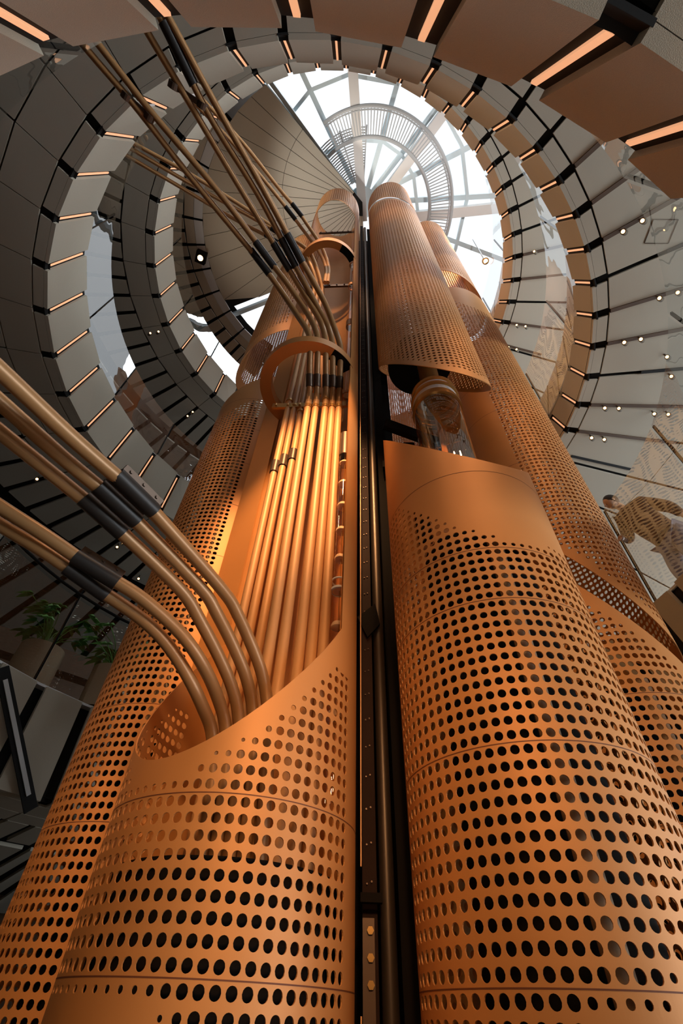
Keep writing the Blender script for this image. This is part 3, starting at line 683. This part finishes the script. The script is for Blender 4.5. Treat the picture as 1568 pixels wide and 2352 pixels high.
# ------------------------------------------------------------------ pipes
PD = 0.0325
AZ = (-15.21, -13.81, -12.21, -10.77, -8.98, -6.74, -5.12, -3.53)
PY = (2.755, 2.755, 2.755, 2.60, 2.60, 2.60, 2.60, 2.60)
PXY = [(y * math.tan(math.radians(a)), y) for a, y in zip(AZ, PY)]
ORD = ['first', 'second', 'third', 'fourth', 'fifth', 'sixth', 'seventh', 'eighth']
def coupling(parent, a, b, mt=COUPL, r=PD + .007, flange=True, side=(0, 0, 1)):
    a = np.array(a); b = np.array(b); m = MB(); m.tube([a, b], r, 18); c_o = m.build('coupling', mt, parent, smooth=True)
    if flange:
        d = (b - a) / np.linalg.norm(b - a); s_ = np.array(side, float); s_ -= d * (s_ @ d); s_ /= np.linalg.norm(s_); x = np.cross(d, s_)
        m = MB(); m.box((a + b) / 2 + s_ * (r + .012), (np.linalg.norm(b - a) * .98, .016, .034), ax=[d, x, s_]); m.build('flange', BRONZE, c_o)
        for q in (-.34, 0, .34):
            p = (a + b) / 2 + s_ * (r + .016) + d * np.linalg.norm(b - a) * q; m = MB()
            m.lathe(p, [(0, -.016), (.009, -.016), (.009, .016), (0, .016)], 6, ax=[d, s_, x]); m.build('bolt', BRONZE, c_o)
LOWP = {
  'a': [(-0.693, 2.487, 1.0), (-0.74, 2.385, 1.08), (-0.788, 2.282, 1.15), (-0.887, 2.165, 1.26), (-0.998, 2.043, 1.34), (-1.144, 1.938, 1.4), (-1.261, 1.84, 1.43), (-1.33, 1.768, 1.45), (-1.488, 1.636, 1.5), (-1.656, 1.542, 1.55)],
  'b': [(-0.629, 2.471, 1.03), (-0.668, 2.397, 1.12), (-0.71, 2.275, 1.19), (-0.777, 2.13, 1.26), (-0.864, 2.049, 1.33), (-0.964, 1.954, 1.38), (-1.066, 1.862, 1.42), (-1.194, 1.772, 1.45), (-1.269, 1.72, 1.47), (-1.44, 1.568, 1.52), (-1.617, 1.441, 1.57)],
  'c': [(-0.567, 2.458, 1.07), (-0.601, 2.394, 1.17), (-0.64, 2.316, 1.24), (-0.709, 2.184, 1.33), (-0.794, 2.016, 1.42), (-0.857, 1.881, 1.47), (-1.106, 1.485, 1.53), (-1.155, 1.433, 1.55), (-1.313, 1.227, 1.58), (-1.442, 1.054, 1.6)],
  'd': [(-0.503, 2.457, 1.12), (-0.53, 2.385, 1.21), (-0.564, 2.305, 1.28), (-0.637, 2.172, 1.38), (-0.706, 2.015, 1.45), (-0.762, 1.916, 1.5), (-1.026, 1.429, 1.55), (-1.071, 1.362, 1.56), (-1.229, 1.146, 1.58), (-1.373, 0.915, 1.6)],
  'e': [(-0.427, 2.42, 1.15), (-0.457, 2.374, 1.25), (-0.489, 2.308, 1.32), (-0.549, 2.2, 1.41), (-0.608, 2.065, 1.48), (-0.668, 1.938, 1.52), (-0.939, 1.382, 1.57), (-0.986, 1.316, 1.58), (-1.13, 1.045, 1.56), (-1.242, 0.745, 1.52)],
}
def smooth_path(P, it=6):
    P = [np.array(p, float) for p in P]
    for _ in range(it): P = [P[0]] + [(P[i - 1] + 2 * P[i] + P[i + 1]) / 4 for i in range(1, len(P) - 1)] + [P[-1]]
    return P
for j, (k, P) in enumerate(LOWP.items()):
    P0 = np.array(P[0]); up = [P0 + np.array([.06, .10, -1.2]), P0 + np.array([.055, .10, -.7]), P0 + np.array([.04, .06, -.25])]
    dend = (np.array(P[-1]) - np.array(P[-3])); dend /= np.linalg.norm(dend)
    full = up + [np.array(p) for p in P] + [np.array(P[-1]) + dend * .6, np.array(P[-1]) + dend * 1.6]
    path = smooth_path(spline(full, 8), 14)
    t = thing('curved_pipe', path[0], 'brass pipe curving out of the low slanted mouth, %s counted from the lowest' % ORD[j], 'pipe', 'curved pipes leaving the lower mouth')
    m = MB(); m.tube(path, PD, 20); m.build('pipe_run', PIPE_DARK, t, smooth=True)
    ia = {'a': (-4, -3), 'b': (-4, -3), 'c': (-4, -3), 'd': (-4, -3), 'e': (-4, -3)}[k]
    pa = np.array(P[ia[0]]); pb = np.array(P[ia[1]]); path_a = np.array(path)
    i0 = int(np.argmin(np.linalg.norm(path_a - pa, axis=1))); i1 = int(np.argmin(np.linalg.norm(path_a - pb, axis=1)))
    d = path_a[i1] - path_a[i0]; d /= np.linalg.norm(d); mid_ = (path_a[i0] + path_a[i1]) / 2
    coupling(t, mid_ - d * .115, mid_ + d * .115, side=(.5, .1, .9))
# vertical pipes
for j, (x, y) in enumerate(PXY):
    zt = 9.45 if j < 3 else 4.75
    t = thing('vertical_pipe', (x, y, ZB), 'upright brass pipe in the left front tube, %s of eight counted from the left' % ORD[j], 'pipe', 'upright pipes in the left front tube')
    m = MB(); m.tube([(x, y, ZB), (x, y, zt)], PD if j < 3 else .0355, 20); m.build('pipe_run', PIPE, t, smooth=True)
    for z, hh, mt_ in ((4.9 - .12 * (j % 3), .03, BRASS), (3.55 + .10 * j, .17, BRONZE) if j < 3 else (4.5, .02, BRASS)):
        m = MB(); m.lathe((x, y, z), [(PD - .002, 0), (PD + .010, 0), (PD + .010, hh), (PD - .002, hh)], 20); m.build('sleeve', mt_, t, smooth=True)
MIDP = {
  'a': [(-0.51, 2.134, 5.3), (-0.663, 2.063, 5.65), (-0.867, 1.899, 5.95), (-1.139, 1.602, 6.15), (-1.31, 1.418, 6.22), (-1.901, 0.715, 6.3), (-2.328, 0.131, 6.3), (-2.642, -0.233, 6.3)],
  'b': [(-0.42, 2.138, 5.3), (-0.534, 2.056, 5.65), (-0.68, 1.952, 5.9), (-0.852, 1.766, 6.05), (-1.073, 1.538, 6.18), (-1.567, 0.89, 6.28), (-2.134, 0.239, 6.3), (-2.52, -0.278, 6.3)],
  'c': [(-0.336, 2.157, 5.3), (-0.411, 2.101, 5.65), (-0.516, 2.015, 5.85), (-0.655, 1.864, 6.02), (-0.877, 1.56, 6.18), (-1.317, 0.861, 6.28), (-1.713, 0.181, 6.3), (-2.001, -0.321, 6.3)],
  'd': [(-0.257, 2.197, 5.3), (-0.329, 2.141, 5.65), (-0.437, 2.04, 5.85), (-0.584, 1.838, 6.02), (-0.799, 1.508, 6.18), (-1.127, 0.9, 6.28), (-1.549, 0.259, 6.3), (-1.823, -0.365, 6.3)],
  'e': [(-0.162, 2.257, 5.3), (-0.236, 2.203, 5.65), (-0.348, 2.005, 5.87), (-0.473, 1.828, 6.02), (-0.723, 1.456, 6.18), (-1.071, 0.84, 6.28), (-1.448, 0.198, 6.3), (-1.771, -0.407, 6.3)]}
CI = {'a': 3, 'b': 4, 'c': 4, 'd': 4, 'e': 4}
for j, (k, P) in enumerate(MIDP.items()):
    x, y = PXY[3 + j]; dend = (np.array(P[-1]) - np.array(P[-3])); dend /= np.linalg.norm(dend)
    full = [np.array((x, y, 4.5)), np.array((x, y - .02, 4.75)), np.array(((x + P[0][0]) / 2, (y * .35 + P[0][1] * .65), 5.03))] + [np.array(p) for p in P] + [np.array(P[-1]) + dend * 1.0, np.array(P[-1]) + dend * 2.2]
    path = smooth_path(spline(full, 8), 10)
    t = thing('curved_pipe', path[0], 'long brown pipe rising from the middle hoop to the upper left, %s from the left' % ORD[j], 'pipe', 'pipes leaving above the middle hoop')
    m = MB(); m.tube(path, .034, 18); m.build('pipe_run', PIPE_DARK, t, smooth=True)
    pa = np.array(P[CI[k]]); d = np.array(P[CI[k] + 1]) - np.array(P[CI[k] - 1]); d /= np.linalg.norm(d)
    path_a = np.array(path); i0 = int(np.argmin(np.linalg.norm(path_a - pa, axis=1))); pa = path_a[i0]; d = path_a[i0 + 2] - path_a[i0 - 2]; d /= np.linalg.norm(d)
    coupling(t, pa - d * .17, pa + d * .17, r=.043, side=(.6, .5, .6))
    if k == 'd':
        pb = np.array(P[-2]); i0 = int(np.argmin(np.linalg.norm(path_a - pb, axis=1))) + 6; pb = path_a[i0]; d = path_a[i0 + 1] - path_a[i0 - 1]; d /= np.linalg.norm(d); coupling(t, pb - d * .24, pb + d * .24, r=.05, side=(.6, .5, .6))
    # flange and dark cap where the pipe starts
    for q, hh, mt_ in ((1, .02, BRASS), (10, .14, BRONZE)):
        p = path_a[q]; d = path_a[q + 1] - path_a[q]; d /= np.linalg.norm(d); m = MB(); m.tube([p, p + d * hh], .041, 18); m.build('sleeve', mt_, t, smooth=True)
for (xa, ya), (xb, yb), lb in (((-2.36, .10), (-2.17, .26), 'dark clamp joining the first and second long pipes near the upper left'), ((-1.86, .02), (-1.60, .17), 'dark clamp joining the third and fourth long pipes near the top')):
    m = MB(); a = np.array((xa, ya, 6.3)); b = np.array((xb, yb, 6.3)); d = (b - a) / np.linalg.norm(b - a); m.bar(a - d * .05, b + d * .05, .05, .03); 
    for p in (a, b):
        n_ = np.array([-d[1], d[0], 0]); m.lathe(p - n_ * .03, [(.034, 0), (.055, 0), (.055, .06), (.034, .06)], 16, ax=[d, (0, 0, 1), n_])
    m.bar((a + b) / 2, (a + b) / 2 + np.array([0, 0, .5]), .02, .02)
    tag(m.build('pipe_clamp', BRONZE), lb, 'clamp')
UPP = {
  'g3': [(-0.888, 2.539, 9.3), (-1.139, 2.434, 9.8), (-1.619, 2.207, 10.15), (-2.319, 1.928, 10.3), (-3.224, 1.443, 10.35), (-3.953, 1.049, 10.35)],
  'g2': [(-0.844, 2.441, 9.4), (-1.062, 2.369, 9.9), (-1.485, 2.111, 10.15), (-2.252, 1.758, 10.3), (-3.193, 1.304, 10.35), (-3.872, 0.937, 10.35)],
  'g1': [(-0.771, 2.43, 9.5), (-0.98, 2.306, 9.95), (-1.364, 2.154, 10.15), (-2.124, 1.723, 10.3), (-3.089, 1.199, 10.35), (-3.844, 0.839, 10.35)],
  'q2': [(-0.808, 2.363, 10.3), (-1.069, 2.194, 10.75), (-1.312, 1.937, 10.9), (-1.823, 1.38, 11.0), (-2.444, 0.726, 11.05), (-3.019, 0.2, 11.05)],
  'q1': [(-0.713, 2.324, 10.3), (-0.978, 2.11, 10.75), (-1.186, 1.87, 10.9), (-1.541, 1.526, 11.0), (-2.137, 0.839, 11.05), (-2.691, 0.317, 11.05), (-2.981, 0.028, 11.05)]}
for j, (k, P) in enumerate(UPP.items()):
    if k[0] == 'g': x, y = PXY[int(3 - int(k[1]))]; st = [np.array((x, y, 8.6)), np.array((x, y, 8.95))]
    else: st = [np.array((-.50 - .05 * (k == 'q2'), 2.62, 8.9)), np.array((-.52 - .05 * (k == 'q2'), 2.56, 9.7))]
    dend = (np.array(P[-1]) - np.array(P[-3])); dend /= np.linalg.norm(dend)
    path = smooth_path(spline(st + [np.array(p) for p in P] + [np.array(P[-1]) + dend * .8, np.array(P[-1]) + dend * 1.6], 8), 10)
    lb = ('thin high pipe leaving the upper hoop towards the left, %s of three counted from below' % ORD[int(3 - int(k[1]))]) if k[0] == 'g' else ('highest thin pipe pair under the skylight, %s one' % ('upper' if k == 'q1' else 'lower'))
    t = thing('curved_pipe', path[0], lb, 'pipe', 'high pipes leaving near the upper hoop')
    m = MB(); m.tube(path, .034, 14); m.build('pipe_run', PIPE, t, smooth=True)
    path_a = np.array(path); pa = np.array(P[2]); i0 = int(np.argmin(np.linalg.norm(path_a - pa, axis=1))); pa = path_a[i0]; d = path_a[i0 + 2] - path_a[i0 - 2]; d /= np.linalg.norm(d)
    coupling(t, pa - d * .15, pa + d * .15, r=.043, flange=False)

# ------------------------------------------------------------------ steel spine between the two front tubes
t = thing('steel_spine', (.17, 2.85, ZB), 'dark riveted steel spine with a round riser, standing between the two front tubes', 'column')
m = MB(); m.box((.175, 3.16, 6.4), (.60, .02, 15.8)); m.build('back_plate', BLACK, t)
def azp(a, y, z): return (y * math.tan(math.radians(a)), y, z)
m = MB(); xa, xb = azp(1.75, 2.80, 0)[0], azp(3.15, 2.80, 0)[0]
m.box(((xa + xb) / 2, 2.81, 6.4), (xb - xa, .02, 15.8)); m.build('side_plate', DARKSTEEL, t)
m = MB(); m.tube([(azp(4.1, 2.84, 0)[0], 2.84, ZB), (azp(4.1, 2.84, 0)[0], 2.84, 14.2)], .036, 24); m.build('riser', mat('riser_steel', (.085, .065, .05), .4, .6), t, smooth=True)
m = MB(); m.box((azp(6.1, 2.86, 0)[0], 2.88, 6.4), (.09, .02, 15.8)); m.build('side_plate', BLACK, t)
m = MB(); m.box((azp(1.62, 2.66, 0)[0], 2.66, 7.2), (.006, .006, 13.4)); m.build('edge_trim', PIPE, t)
m = MB(); m.box((azp(1.62, 2.66, 0)[0], 2.66, -.62), (.006, .006, 1.3)); m.build('edge_trim', PIPE, t)
m = MB(); z = .15
while z < 12: 
    for dx in (0, .022): m.lathe((xa + .022 + dx, 2.797, z + dx * .4), [(0, -.004), (.0045, -.004), (.0045, .004), (0, .004)], 6, ax=[(1, 0, 0), (0, 0, 1), (0, 1, 0)])
    z += .155
o = m.build('rivet', BRONZE, t); o['kind'] = 'stuff'
m = MB(); m.box((azp(2.3, 2.74, 0)[0], 2.745, .02), (.052, .012, .62)); m.build('cover_plate', BRONZE, t)
for el_ in (6.01, 4.2, 2.49):
    z = 2.735 * math.tan(math.radians(el_)); m = MB(); m.lathe((azp(2.47, 2.735, 0)[0], 2.735, z), [(0, -.006), (.0155, -.006), (.0155, .006), (0, .006)], 6, ax=[(1, 0, 0), (0, 0, 1), (0, 1, 0)]); m.build('hex_bolt', BRASS, t)
m = MB(); m.box((azp(2.6, 2.74, 0)[0], 2.75, .40), (.10, .05, .035)); m.build('clip', BLACK, t)
for z in (1.95,):
    m = MB(); m.prism([(xa - .03, 2.78, z), (xb + .03, 2.78, z + .12), (xb + .06, 2.78, z - .05), (xa + .04, 2.78, z - .16)], (0, .02, 0)); m.build('clip', BLACK, t)

# ------------------------------------------------------------------ spotlights on tracks
SP = [((3.38, 1.30), 1, 2, 'right'), ((4.18, 2.10), 1, 2, 'right'), ((3.96, 2.72), 1, 2, 'right'), ((4.55, 2.95), 1, 1, 'right'), ((4.08, 3.80), 1, 2, 'right'), ((4.89, 3.89), 1, 2, 'right'), ((4.07, 4.37), 1, 2, 'right'), ((4.75, 3.25), 1, 1, 'right'),
      ((-5.13, 5.19), 1, 1, 'left'), ((-5.75, 5.41), 1, 2, 'left'), ((-4.85, 7.18), 1, 2, 'left'), ((-4.78, 8.28), 1, 1, 'left'),
      ((3.89, 2.73), 2, 1, 'right'), ((4.01, 4.34), 2, 2, 'right'), ((3.94, 4.90), 2, 2, 'right'), ((-5.0, 4.6), 2, 2, 'left'), ((-4.6, 6.9), 2, 2, 'left')]
WHERE = ['beside the square hatch', 'highest pair at the picture edge', 'level with the middle', 'close behind the middle pair', 'just below the middle', 'further out towards the person', 'lowest pair of the row', 'near the right picture edge',
         'behind the curved pipes', 'left of the single lamp', 'below the last dark board', 'touching the edge of the left rear tube', 'highest lamp of the row', 'upper pair by the right rear tube', 'lower pair by the right rear tube', 'in the brown bay', 'near the left rear tube']
for ((x, y), lv, cnt, sd), wh in zip(SP, WHERE):
    h = LEVELS[lv]; r_ = np.array([x, y]) - RC; R_ = np.linalg.norm(r_); d = r_ / R_; tn = np.array([-d[1], d[0]])
    for q in range(cnt):
        px = x + d[0] * .11 * (q - .5 * (cnt - 1)) * 2; py = y + d[1] * .11 * (q - .5 * (cnt - 1)) * 2
        t = thing('track_spotlight', (px, py, h - .20), 'lit spotlight, %s %s ceiling, %s%s' % (LVN[lv], sd, wh, '' if cnt == 1 else (', inner one' if q == 0 else ', outer one')), 'spotlight', 'track spotlights ' + wh if cnt > 1 else None)
        ax_ = np.array([-px * .25, -py * .25, -1.0]); ax_ /= np.linalg.norm(ax_)
        m = MB(); m.tube([np.array((px, py, h - .13)), np.array((px, py, h - .13)) + ax_ * .11], .034, 14); m.build('housing', HOUS, t, smooth=True)
        m = MB(); p = np.array((px, py, h - .13)) + ax_ * .112; m.tube([p, p + ax_ * .004], .022, 14); m.build('lens', LAMP, t)
        m = MB(); m.bar((px, py, h - .12), (px, py, h), .018, .018); m.build('stem', HOUS, t)
tk = [(-32.3, 4.32, 6.0, 1), (-19.4, 4.32, 6.0, 1), (-13.0, 4.32, 6.0, 1), (0.3, 4.32, 6.0, 1), (6.8, 4.32, 6.0, 1), (-38.7, 4.32, 5.4, 1), (-45.1, 4.32, 5.0, 1), (-13.0, 4.32, 5.2, 2), (6.8, 4.32, 5.2, 2), (13.8, 4.32, 5.4, 2), (-6.3, 4.32, 4.9, 2)]
TKN = ['by the square hatch', 'above the middle pair of lamps', 'carrying the middle pair of lamps', 'below the middle', 'lowest one', 'second from the top', 'topmost one', 'highest one', 'lower one', 'lowest one', 'in the middle']
for q, (p, r0, r1, lv) in enumerate(tk):
    m = MB(); m.bar(rp(r0, p, LEVELS[lv] - .004), rp(r1, p, LEVELS[lv] - .004), .05, .02)
    tag(m.build('light_track', WOOD), 'bronze lighting track on the %s right-hand ceiling, %s' % (LVN[lv], TKN[q]), 'track', 'lighting tracks of the %s ceiling' % LVN[lv])
for q, (p, r0, r1) in enumerate(((-25.8, 5.0, 6.1), (-6.3, 4.9, 6.4), (-6.3, 4.9, 6.4), (13.2, 4.45, 5.6))):
    if q == 2: continue
    m = MB(); m.bar(rp(r0, p, LEVELS[1] - .004), rp(r1, p, LEVELS[1] - .004), .045, .012); tag(m.build('air_slot', RECESS), ['black slot diffuser in the right ceiling above the lamps, next to the square hatch', 'long black slot diffuser across the middle of the right ceiling', '', 'black slot diffuser in the right ceiling above the person'][q], 'vent')
hc = np.array(rp(4.95, -29, LEVELS[1] - .002)); m = MB()
for a, b in (((-.15, -.13), (.15, -.13)), ((.15, -.13), (.15, .13)), ((.15, .13), (-.15, .13)), ((-.15, .13), (-.15, -.13))):
    m.bar(hc + np.array([a[0], a[1], 0]), hc + np.array([b[0], b[1], 0]), .008, .004)
tag(m.build('access_hatch', BRONZE), 'square access hatch outline in the right-hand middle ceiling', 'hatch')
# round lamp box on the top left ceiling and the single lamp seen against the skylight
t = thing('downlight_box', (-4.82, 4.0, 15.9), 'black square downlight with one warm lamp on the top left ceiling', 'light')
q = np.array((-4.82, 4.0, HC - .34)); m = MB(); m.box(q, (.30, .34, .22), rz=.4); m.build('housing', BLACK, t)
m = MB(); m.bar(q, q + np.array((0, 0, .36)), .05, .05); m.build('stem', BLACK, t)
m = MB(); m.lathe(q + np.array([0, 0, -.115]), [(0, 0), (.085, 0), (.085, .02)], 20); m.build('lens', LAMP, t)
t = thing('pendant_spotlight', (3.6, 3.66, 14.6), 'small warm spotlight hanging against the bright skylight at the right', 'spotlight')
q = np.array((3.58, 3.66, 14.5)); m = MB(); m.tube([q, q + np.array((-.02, -.03, -.16))], .09, 16); m.build('housing', BRASS, t, smooth=True)
m = MB(); m.tube([q + np.array((-.02, -.03, -.165)), q + np.array((-.02, -.03, -.17))], .06, 16); m.build('lens', LAMP, t)
m = MB(); m.bar(q, q + np.array((.12, .03, 2.56)), .025, .025); m.build('stem', GRATE, t)

# ------------------------------------------------------------------ planters and plants behind the lowest balustrade on the left
fl0 = 3.38
for q, (x, y, r_, hh, lb) in enumerate(((-3.62, 6.72, .30, .62, 'tan round planter behind the glass at the lower left, nearest the left rear tube'), (-4.45, 6.10, .30, .62, 'tan round planter behind the glass at the lower left, further from the tube'))):
    t = thing('round_planter', (x, y, fl0 - .4), lb, 'planter')
    m = MB(); m.lathe((x, y, fl0 - .42), [(r_ * .9, 0), (r_, .05), (r_, hh), (r_ - .03, hh), (r_ - .03, hh - .06)], 40); m.build('pot', TAN, t, smooth=True)
    m = MB(); m.lathe((x, y, fl0 - .42 + hh - .07), [(0, 0), (r_ - .03, 0)], 24); m.build('soil', SOIL, t)
    t = thing('leafy_plant', (x, y, fl0 - .42 + hh - .07), 'leafy green plant growing in the tan planter ' + ('nearest the left rear tube' if q == 0 else 'further left'), 'plant')
    rr = random.Random(5 + q)
    st = MB(); lf = MB(); z0 = fl0 - .42 + hh - .07
    for s_ in range(26):
        a = rr.uniform(0, 2 * PI); reach = rr.uniform(.15, .55); ht = rr.uniform(.25, .75)
        P = [np.array((x + .03 * math.cos(a), y + .03 * math.sin(a), z0)), np.array((x + reach * .4 * math.cos(a), y + reach * .4 * math.sin(a), z0 + ht * .7)), np.array((x + reach * math.cos(a), y + reach * math.sin(a), z0 + ht))]
        st.tube(spline(P, 4), .006, 6)
        d = np.array((math.cos(a), math.sin(a), -.25)); n_ = np.array((-math.sin(a), math.cos(a), 0)); e = P[-1]
        for w_ in range(3):
            dd = d * math.cos((w_ - 1) * .8) + n_ * math.sin((w_ - 1) * .8); nn = np.cross(dd, (0, 0, 1)); nn /= np.linalg.norm(nn); L_ = rr.uniform(.16, .26)
            lf.add([e, e + dd * L_ * .35 + nn * L_ * .22, e + dd * L_ * .75 + nn * L_ * .16 + np.array((0, 0, -.02)), e + dd * L_ + np.array((0, 0, -.05)), e + dd * L_ * .75 - nn * L_ * .16 + np.array((0, 0, -.02)), e + dd * L_ * .35 - nn * L_ * .22, e + dd * L_ * .5 + np.array((0, 0, .025))],
                   [(0, 1, 6), (1, 2, 6), (2, 3, 6), (3, 4, 6), (4, 5, 6), (5, 0, 6)])
    st.build('stem', LEAF, t, smooth=True); lf.build('foliage', LEAF, t)
# bar shelving and a bench glimpsed behind them
t = thing('back_bar', (-6.2, 9.0, 3.4), 'dark wooden bar shelving behind the planters at the lower left', 'shelving')
m = MB(); m.box((-6.2, 9.2, 4.3), (4.2, .08, 2.2), rz=.7); m.build('back_panel', WOOD, t)
for z in (3.8, 4.3, 4.8): m = MB(); m.box((-6.1, 9.0, z), (4.0, .35, .04), rz=.7); m.build('shelf', WOOD, t)
m = MB(); m.tube([rp(RK + .03, 100 + 5 * i, 4.36) for i in range(19)], .022, 10); tag(m.build('handrail', BLACK, smooth=True), 'dark round handrail above the planters at the lower left', 'handrail')

# ------------------------------------------------------------------ person at the right, leaning on the balustrade of the second floor, seen from behind and below
pe = thing('person', (4.05, 4.15, 3.5), 'person in brown knitted sweater and grey trousers leaning on the glass at the right', 'person')
def skinned(name, verts, edges, radii, mt, parent, sub=2):
    me = bpy.data.meshes.new(name); v = [(p[0] - parent.location[0], p[1] - parent.location[1], p[2] + EYE - parent.location[2]) for p in verts]
    me.from_pydata(v, edges, []); o = bpy.data.objects.new(name, me); COL.objects.link(o); o.parent = parent
    sk = o.modifiers.new('skin', 'SKIN')
    for i, r_ in enumerate(radii):
        d = me.skin_vertices[0].data[i]; d.radius = (r_, r_) if np.isscalar(r_) else r_
    me.skin_vertices[0].data[0].use_root = True
    s_ = o.modifiers.new('sub', 'SUBSURF'); s_.levels = sub; s_.render_levels = sub
    me.materials.append(mt)
    sk.use_smooth_shade = True
    return o
pel = (3.95, 4.17, 4.22); wai = (3.90, 4.21, 4.40); che = (3.83, 4.26, 4.64); nec = (3.75, 4.33, 4.90)
shl = (3.72, 4.44, 4.78); shr = (3.90, 4.14, 4.84)
ell = (3.74, 4.54, 4.50); hal = (3.62, 4.48, 4.52)
elr = (4.10, 4.02, 4.62); har = (4.16, 3.99, 4.40)
hpl = (3.97, 4.26, 4.14); hpr = (3.99, 4.06, 4.14); knl = (3.92, 4.30, 3.80); knr = (3.97, 4.04, 3.82); anl = (4.02, 4.33, 3.52); anr = (4.06, 4.02, 3.52)
skinned('body', [pel, wai, che, nec, (3.70, 4.33, 4.97), (3.66, 4.33, 5.02), shl, ell, hal, shr, elr, har, hpl, knl, anl, hpr, knr, anr],
        [(0, 1), (1, 2), (2, 3), (3, 4), (4, 5), (2, 6), (6, 7), (7, 8), (2, 9), (9, 10), (10, 11), (0, 12), (12, 13), (13, 14), (0, 15), (15, 16), (16, 17)],
        [.13, .12, .15, .055, .055, .05, .07, .045, .03, .07, .045, .03, .09, .06, .04, .09, .06, .04], SKIN, pe)
skinned('sweater', [wai, pel, che, (3.77, 4.31, 4.82), shl, ell, (3.65, 4.49, 4.51), shr, elr, (4.15, 4.00, 4.45)], [(0, 1), (0, 2), (2, 3), (2, 4), (4, 5), (5, 6), (2, 7), (7, 8), (8, 9)],
        [.19, .17, .22, .13, .11, .08, .05, .11, .08, .05], SWEATER, pe)
skinned('trousers', [pel, hpl, knl, anl, hpr, knr, anr], [(0, 1), (1, 2), (2, 3), (0, 4), (4, 5), (5, 6)], [.17, .13, .10, .07, .13, .10, .07], DENIM, pe)
hd = np.array((3.63, 4.34, 5.05)); m = MB()
fd = np.array((-.9, .1, -.35)); fd /= np.linalg.norm(fd); ud = np.cross(np.cross(fd, (0, 0, 1)), fd); ud /= np.linalg.norm(ud); sd_ = np.cross(fd, ud)
def ell_mesh(c_, a_, b_, d_, n=24, k=14, f=None):
    V = []; 
    for i in range(k + 1):
        t_ = PI * i / k
        for j in range(n):
            p_ = 2 * PI * j / n; x_ = math.sin(t_) * math.cos(p_); y_ = math.sin(t_) * math.sin(p_); z_ = math.cos(t_)
            s_ = 1 - (.18 if z_ < 0 else 0) * abs(z_)
            V.append(c_ + fd * a_ * x_ * s_ + sd_ * b_ * y_ * s_ + ud * d_ * z_)
    F = [(i * n + j, i * n + (j + 1) % n, (i + 1) * n + (j + 1) % n, (i + 1) * n + j) for i in range(k) for j in range(n)]
    return V, F
V, F = ell_mesh(hd, .095, .075, .12); m.add(V, F)
m.tube([hd + fd * .09 + ud * .02, hd + fd * .115 - ud * .02, hd + fd * .09 - ud * .03], [.010, .016, .012], 10)
for s_ in (-1, 1): V, F = ell_mesh(hd + sd_ * s_ * .075 - fd * .005, .018, .010, .03, 12, 8); m.add(V, F)
m.build('head', SKIN, pe, smooth=True)
m = MB(); V, F = ell_mesh(hd - fd * .018 + ud * .018, .100, .086, .122); m.add(V, F); m.build('hair', HAIR, pe, smooth=True)
for hc_, nm in ((np.array(hal), 'hand'), (np.array(har), 'hand')):
    m = MB(); dd = np.array((-.6, -.3, -.6)) if hc_[0] < 4 else np.array((.5, -.2, -.8)); dd /= np.linalg.norm(dd); sx = np.cross(dd, (0, 0, 1)); sx /= np.linalg.norm(sx)
    m.tube([hc_, hc_ + dd * .05, hc_ + dd * .09], [.03, .04, .034], 12)
    for f_ in range(4):
        b_ = hc_ + dd * .085 + sx * (f_ - 1.5) * .019; L_ = (.055, .066, .062, .048)[f_]
        m.tube([b_, b_ + dd * L_ * .55, b_ + dd * L_ - np.array((0, 0, .02))], [.0095, .009, .0075], 8)
    m.tube([hc_ + dd * .03 + sx * .03, hc_ + dd * .055 + sx * .055, hc_ + dd * .085 + sx * .06], [.012, .010, .008], 8)
    m.build(nm, SKIN, pe, smooth=True)
for an in (anl, anr):
    m = MB(); a = np.array(an) + np.array((0, 0, -.03)); m.tube([a + np.array((.05, 0, -.01)), a + np.array((-.05, 0, -.0)), a + np.array((-.15, .01, -.02)), a + np.array((-.20, .01, -.025))], [.035, .045, .040, .02], 12); m.build('shoe', SHOE, pe, smooth=True)
